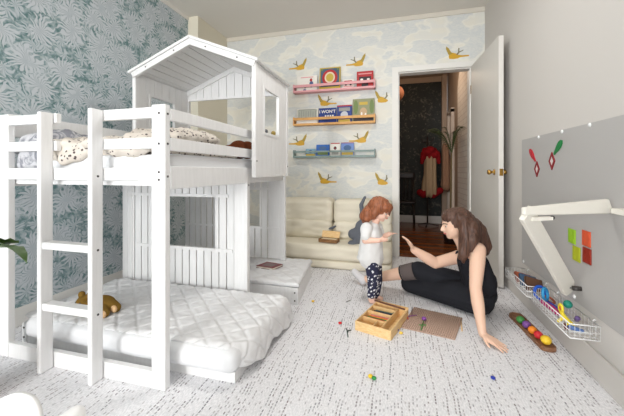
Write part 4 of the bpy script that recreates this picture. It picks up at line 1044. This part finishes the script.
# keep the face clear: hair only on the crown side
organic(b, 'hair', hairm, wm, .0055, 14, .6, strand)
eyew = pc('eye_white', 206, 200, 196, .4)
for s_ in (-1, 1):
    e = MB().ball(hp(.66, s_*.28, .0), .088*hs, 10, 8).build('eye', eyew, wm, True)
    MB().ball(hp(.735, s_*.285, -.01), .045*hs, 8, 6).build('iris', mat('iris', srgb(70, 50, 36), .3), e, True)
    MB().tube([hp(.82, s_*.12, .17), hp(.80, s_*.28, .22), hp(.66, s_*.46, .17)], .028*hs, 6).build('eyebrow', hairm, wm, True)
MB().ball(hp(.80, 0, -.49), (.10*hs, .19*hs, .075*hs), 12, 8, HM).build('lips', pc('lip_rose', 190, 104, 98), wm, True)

# ------------------------------------------------------------------ child
cy = 2.44
kd = thing('person', 'toddler with auburn bob in white t-shirt and patterned leggings standing before the sofa', 'person', (-.2, cy, 0))
G = lambda u, v, y=cy: at(u, v, y)
b = MB()
hipc = G(371, 259); chc = G(371.5, 234); nk = G(375, 223)
b.capsule(hipc, chc, .072, .066).capsule(chc, nk, .045, .03)
for sx, du, yy in ((0, 0, cy-.03), (1, 3, cy+.05)):
    kn = at(373.5+du, 280, yy); an = at(371.5+du*1.3, 297, yy); an.z = .03
    b.chain([at(372+du*.7, 262, yy), kn, an], [.052, .040, .026]).capsule(an+Vector((0, 0, -.008)), an+Vector((.045, -.02, -.012)), .022, .017)
sh1 = G(366.5, 228, cy-.065); el1 = G(365, 240.5, cy-.09); wr1 = G(379, 240.5, cy-.10)
sh2 = G(377, 227, cy+.06); el2 = G(381, 238, cy+.06); wr2 = G(389, 234, cy+.02)
b.chain([sh1, el1, wr1], [.030, .025, .018]).chain([sh2, el2, wr2], [.030, .024, .018])
hand(b, wr1, Vector((1, .1, .15)), Vector((0, .8, -.3)), Vector((0, -.2, 1)), .075, .3, .1)
hand(b, wr2, Vector((1, -.1, .25)), Vector((0, -.4, -.8)), Vector((.2, -1, .1)), .075, .3, .1)
F_ = Vector((.88, -.30, -.38)).normalized(); U_ = (Vector((0, 0, 1)) - F_*F_.z).normalized(); S_ = F_.cross(U_)
HM = Matrix(((F_.x, S_.x, U_.x, 0), (F_.y, S_.y, U_.y, 0), (F_.z, S_.z, U_.z, 0), (0, 0, 0, 1)))
head = G(380.3, 209.5); hs = .088
b.ball(hp(-.05, 0, .15), (.86*hs, .78*hs, .80*hs), 18, 12, HM).ball(hp(.28, 0, -.25), (.52*hs, .6*hs, .62*hs), 18, 12, HM)
b.ball(hp(.55, -.3, -.36), (.26*hs, .24*hs, .24*hs), 10, 8, HM).ball(hp(.55, .3, -.36), (.26*hs, .24*hs, .24*hs), 10, 8, HM)
b.ball(hp(.86, 0, -.2), .11*hs, 8, 6).ball(hp(.5, 0, -.72), .2*hs, 8, 6).ball(hp(.76, 0, -.46), (.1*hs, .16*hs, .08*hs), 8, 6, HM)
b.capsule(hp(-.05, 0, -.4), nk, .032, .03)
for s_ in (-1, 1): b.ball(hp(-.02, s_*.76, -.1), (.12*hs, .08*hs, .18*hs), 8, 6, HM)
organic(b, 'body', skinc, kd, .0048, 4, .5)
for s_ in (-1, 1):
    e = MB().ball(hp(.67, s_*.28, -.04), .10*hs, 10, 8).build('eye', eyew, kd, True)
    MB().ball(hp(.745, s_*.285, -.05), .05*hs, 8, 6).build('iris', mat('iris', srgb(70, 50, 36), .3), e, True)
MB().ball(hp(.83, 0, -.46), (.05*hs, .14*hs, .06*hs), 8, 6, HM).build('lips', pc('lip_pink', 206, 120, 116), kd, True)
b = MB()
b.capsule(G(370.5, 257), G(371.5, 234), .098, .082).capsule(chc, G(373.5, 227.5), .07, .05)
b.ball(G(370, 258), (.105, .095, .03))
b.chain([sh1, sh1.lerp(el1, .7)], [.044, .040]).chain([sh2, sh2.lerp(el2, .7)], [.044, .040])
organic(b, 't_shirt', teem, kd, .006, 4, .5, lambda co, n: n*.006*noise.noise(co*22))
b = MB()
for du, yy in ((0, cy-.03), (3, cy+.05)):
    kn = at(373.5+du, 280, yy); an = at(371.5+du*1.3, 295, yy)
    b.chain([at(372+du*.7, 260, yy), kn, an], [.060, .047, .034])
organic(b, 'leggings', leg, kd, .006, 3, .5)
b = MB()
b.ball(hp(-.16, 0, .22), (.98*hs, .94*hs, .86*hs), 18, 12, HM)
b.ball(hp(.46, 0, .44), (.50*hs, .74*hs, .40*hs), 14, 10, HM)
b.chain([hp(.1, -.72, .25), hp(.05, -.86, -.2), G(366.5, 219, cy-.05)], [.03, .034, .022])
b.chain([hp(.45, -.62, .2), hp(.42, -.76, -.3), hp(.3, -.76, -.72)], [.028, .028, .016])
b.chain([hp(-.6, -.2, .1), G(366, 216, cy), G(364.5, 221, cy)], [.055, .05, .02])
b.chain([hp(-.1, .72, .2), hp(-.1, .84, -.3), hp(-.1, .8, -.7)], [.03, .034, .02])
b.ball(G(368, 213, cy), (.05, .07, .05))
organic(b, 'hair', hairc, kd, .0055, 3, .5, lambda co, n: n*.006*noise.noise(Vector((co.x*60, co.y*60, co.z*8))))
# red toy against the door casing behind the child
p = at(389, 252, 3.0)
pp = at(387, 252, 3.55); b = MB().chain([(pp.x, 3.55, .262), (pp.x, 3.56, .33)], [.022, .018])
tag(organic(b, 'red_plush', pc('print_red', 178, 44, 48), None, .005, 3), 'small red toy on the right end of the sofa', 'toy')

# ------------------------------------------------------------------ foreground: white child's chair and plant
wc_ = mat('white_plastic', srgb(244, 244, 244), .35)
k_ = thing('toddler_chair', 'white moulded child chair, partly cut off at the lower left corner', 'chair', (-.86, .36, 0))
def shell(u, v):
    a = (u-.5)*2; x = -.815 + a*.095
    if v < .5:
        s_ = v/.5; return Vector((x, .25+.22*s_, .30+.012*a*a - .012*math.sin(PI*s_)))
    s_ = (v-.5)/.5; top = .503 - .06*abs(a)**2.4
    return Vector((x, .47+.055*s_ - .03*a*a*s_, .30+.012*a*a+(top-.31)*s_ ))
b = MB().grid(shell, 20, 24); o = b.build('seat_shell', wc_, k_, True); sd_ = o.modifiers.new('s', 'SOLIDIFY'); sd_.thickness = .014
for x in (-.885, -.745):
    for y in (.27, .45): MB().tube([(x, y, .300), (x+(.02 if x > -.8 else -.02), y+(.02 if y > .4 else -.02), .001)], [.012, .009], 10).build('leg', cratem, k_, True)
b = MB().chain([(-.69, .33, .43), (-.677, .49, .466), (-.676, .525, .466), (-.69, .53, .36)], [.016, .021, .021, .014])
b.chain([(-.69, .33, .43), (-.70, .33, .32), (-.74, .36, .305)], [.016, .014, .014]).chain([(-.69, .53, .36), (-.705, .49, .31), (-.74, .44, .305)], [.014, .014, .014])
organic(b, 'armrest', wc_, k_, .005, 4)
# leafy plant at the left edge
pl_ = thing('leafy_plant', 'broad glossy green leaves of a potted plant at the left edge', 'plant', (-1.78, .86, 0))
MB().lathe([(.07, .001), (.10, .20), (.11, .21), (.095, .21), (.09, .18)], (-1.78, .86, 0)).build('pot', mat('terracotta', srgb(176, 110, 80), .8), pl_, True)
MB().lathe([(.085, .17), (.085, .19)], (-1.78, .86, 0)).build('soil', mat('soil', srgb(50, 38, 30), .95), pl_)
MB().tube([(-1.78, .86, .18), (-1.74, .87, .45), (-1.62, .90, .67)], [.009, .008, .006]).build('stem', mat('leaf_stem', srgb(84, 110, 52), .6), pl_, True)
lm = mat('glossy_leaf', srgb(74, 102, 48), .35)
def leafy(a, tip, w, droop):
    a, tip = Vector(a), Vector(tip); d_ = tip-a; sd_ = d_.cross(Vector((0, 0, 1))).normalized(); sd_ = (sd_ + Vector((0, 0, .5))).normalized()
    def fn(u, v):
        s_ = u; wd = w*math.sin(PI*min(1, s_*1.02+.001))**.75*(1-.25*s_); k = (v-.5)*2
        return a + d_*s_ + Vector((0, 0, droop*math.sin(PI*s_)*1.0)) + sd_*wd*k + Vector((0, 0, .012*abs(k)+.004*math.sin(s_*25)*abs(k)))
    MB().grid(fn, 16, 6).build('leaf', lm, pl_, True)
L0 = Vector((-1.62, .90, .67))
leafy(L0, at(27, 264, .88), .06, .045); leafy(L0, at(19, 243, .95), .045, .01)
leafy(L0, (-1.9, .8, .72), .045, .05); leafy(L0, (-1.74, .72, .74), .04, .05); leafy(L0, (-1.85, .98, .76), .04, .04)
leafy((-1.75, .87, .5), (-1.9, .72, .52), .04, .05)

# ------------------------------------------------------------------ light
def area(name, loc, rot, sx, sy, power, col):
    l = bpy.data.lights.new(name, 'AREA'); l.shape = 'RECTANGLE'; l.size = sx; l.size_y = sy; l.energy = power; l.color = col
    o = bpy.data.objects.new(name, l); C.objects.link(o); o.location = loc; o.rotation_euler = rot; return o
area('window_daylight', ((WX0+WX1)/2, YF-.02, 1.5), (R(90), 0, 0), .75, 1.8, 160, (1.0, 1.0, 1.0))
area('window_daylight', ((VX0+VX1)/2, YF-.02, 1.5), (R(90), 0, 0), 1.35, 1.9, 64, (1.0, 1.0, 1.0))  # broad fill through the added second opening
cl = thing('ceiling_lamp', 'round white flush lamp on the ceiling in the middle of the room', 'lamp', (-.35, 2.0, H))  # unseen fixture, added to even out light over the middle and back
MB().lathe([(.30, -.001), (.30, -.035), (.285, -.04), (.28, -.012)], (-.35, 2.0, H), 32).build('lamp_ring', trimw, cl, True)
l = bpy.data.lights.new('ceiling_lamp_light', 'AREA'); l.shape = 'DISK'; l.size = .54; l.energy = 19; l.color = (1, .985, .96)  # fill light under the added fixture
o = bpy.data.objects.new('ceiling_lamp_light', l); C.objects.link(o); o.location = (-.35, 2.0, H-.045)
pt = bpy.data.lights.new('hall_lamp_light', 'POINT'); pt.energy = 10; pt.color = (1, .8, .62); pt.shadow_soft_size = .15
o = bpy.data.objects.new('hall_lamp_light', pt); C.objects.link(o); o.location = (.35, 5.0, 2.45)
w = bpy.data.worlds.new('world'); bpy.context.scene.world = w; w.use_nodes = True
w.node_tree.nodes['Background'].inputs[0].default_value = (.85, .92, 1, 1); w.node_tree.nodes['Background'].inputs[1].default_value = 1.0

# ------------------------------------------------------------------ camera
cam = bpy.data.cameras.new('camera'); co = bpy.data.objects.new('camera', cam); C.objects.link(co)
co.location = (0, 0, CAMZ); co.rotation_euler = (R(90), 0, YAW)
cam.sensor_width = 36; cam.lens = FPX/624*36; cam.shift_y = -(208-HY)/624; cam.clip_start = .02
sc = bpy.context.scene; sc.camera = co
sc.view_settings.view_transform = 'Standard'; sc.view_settings.look = 'None'; sc.view_settings.gamma = 1; sc.view_settings.exposure = 0.0
sc.view_settings.use_curve_mapping = False
sc.cycles.max_bounces = 8; sc.cycles.diffuse_bounces = 6
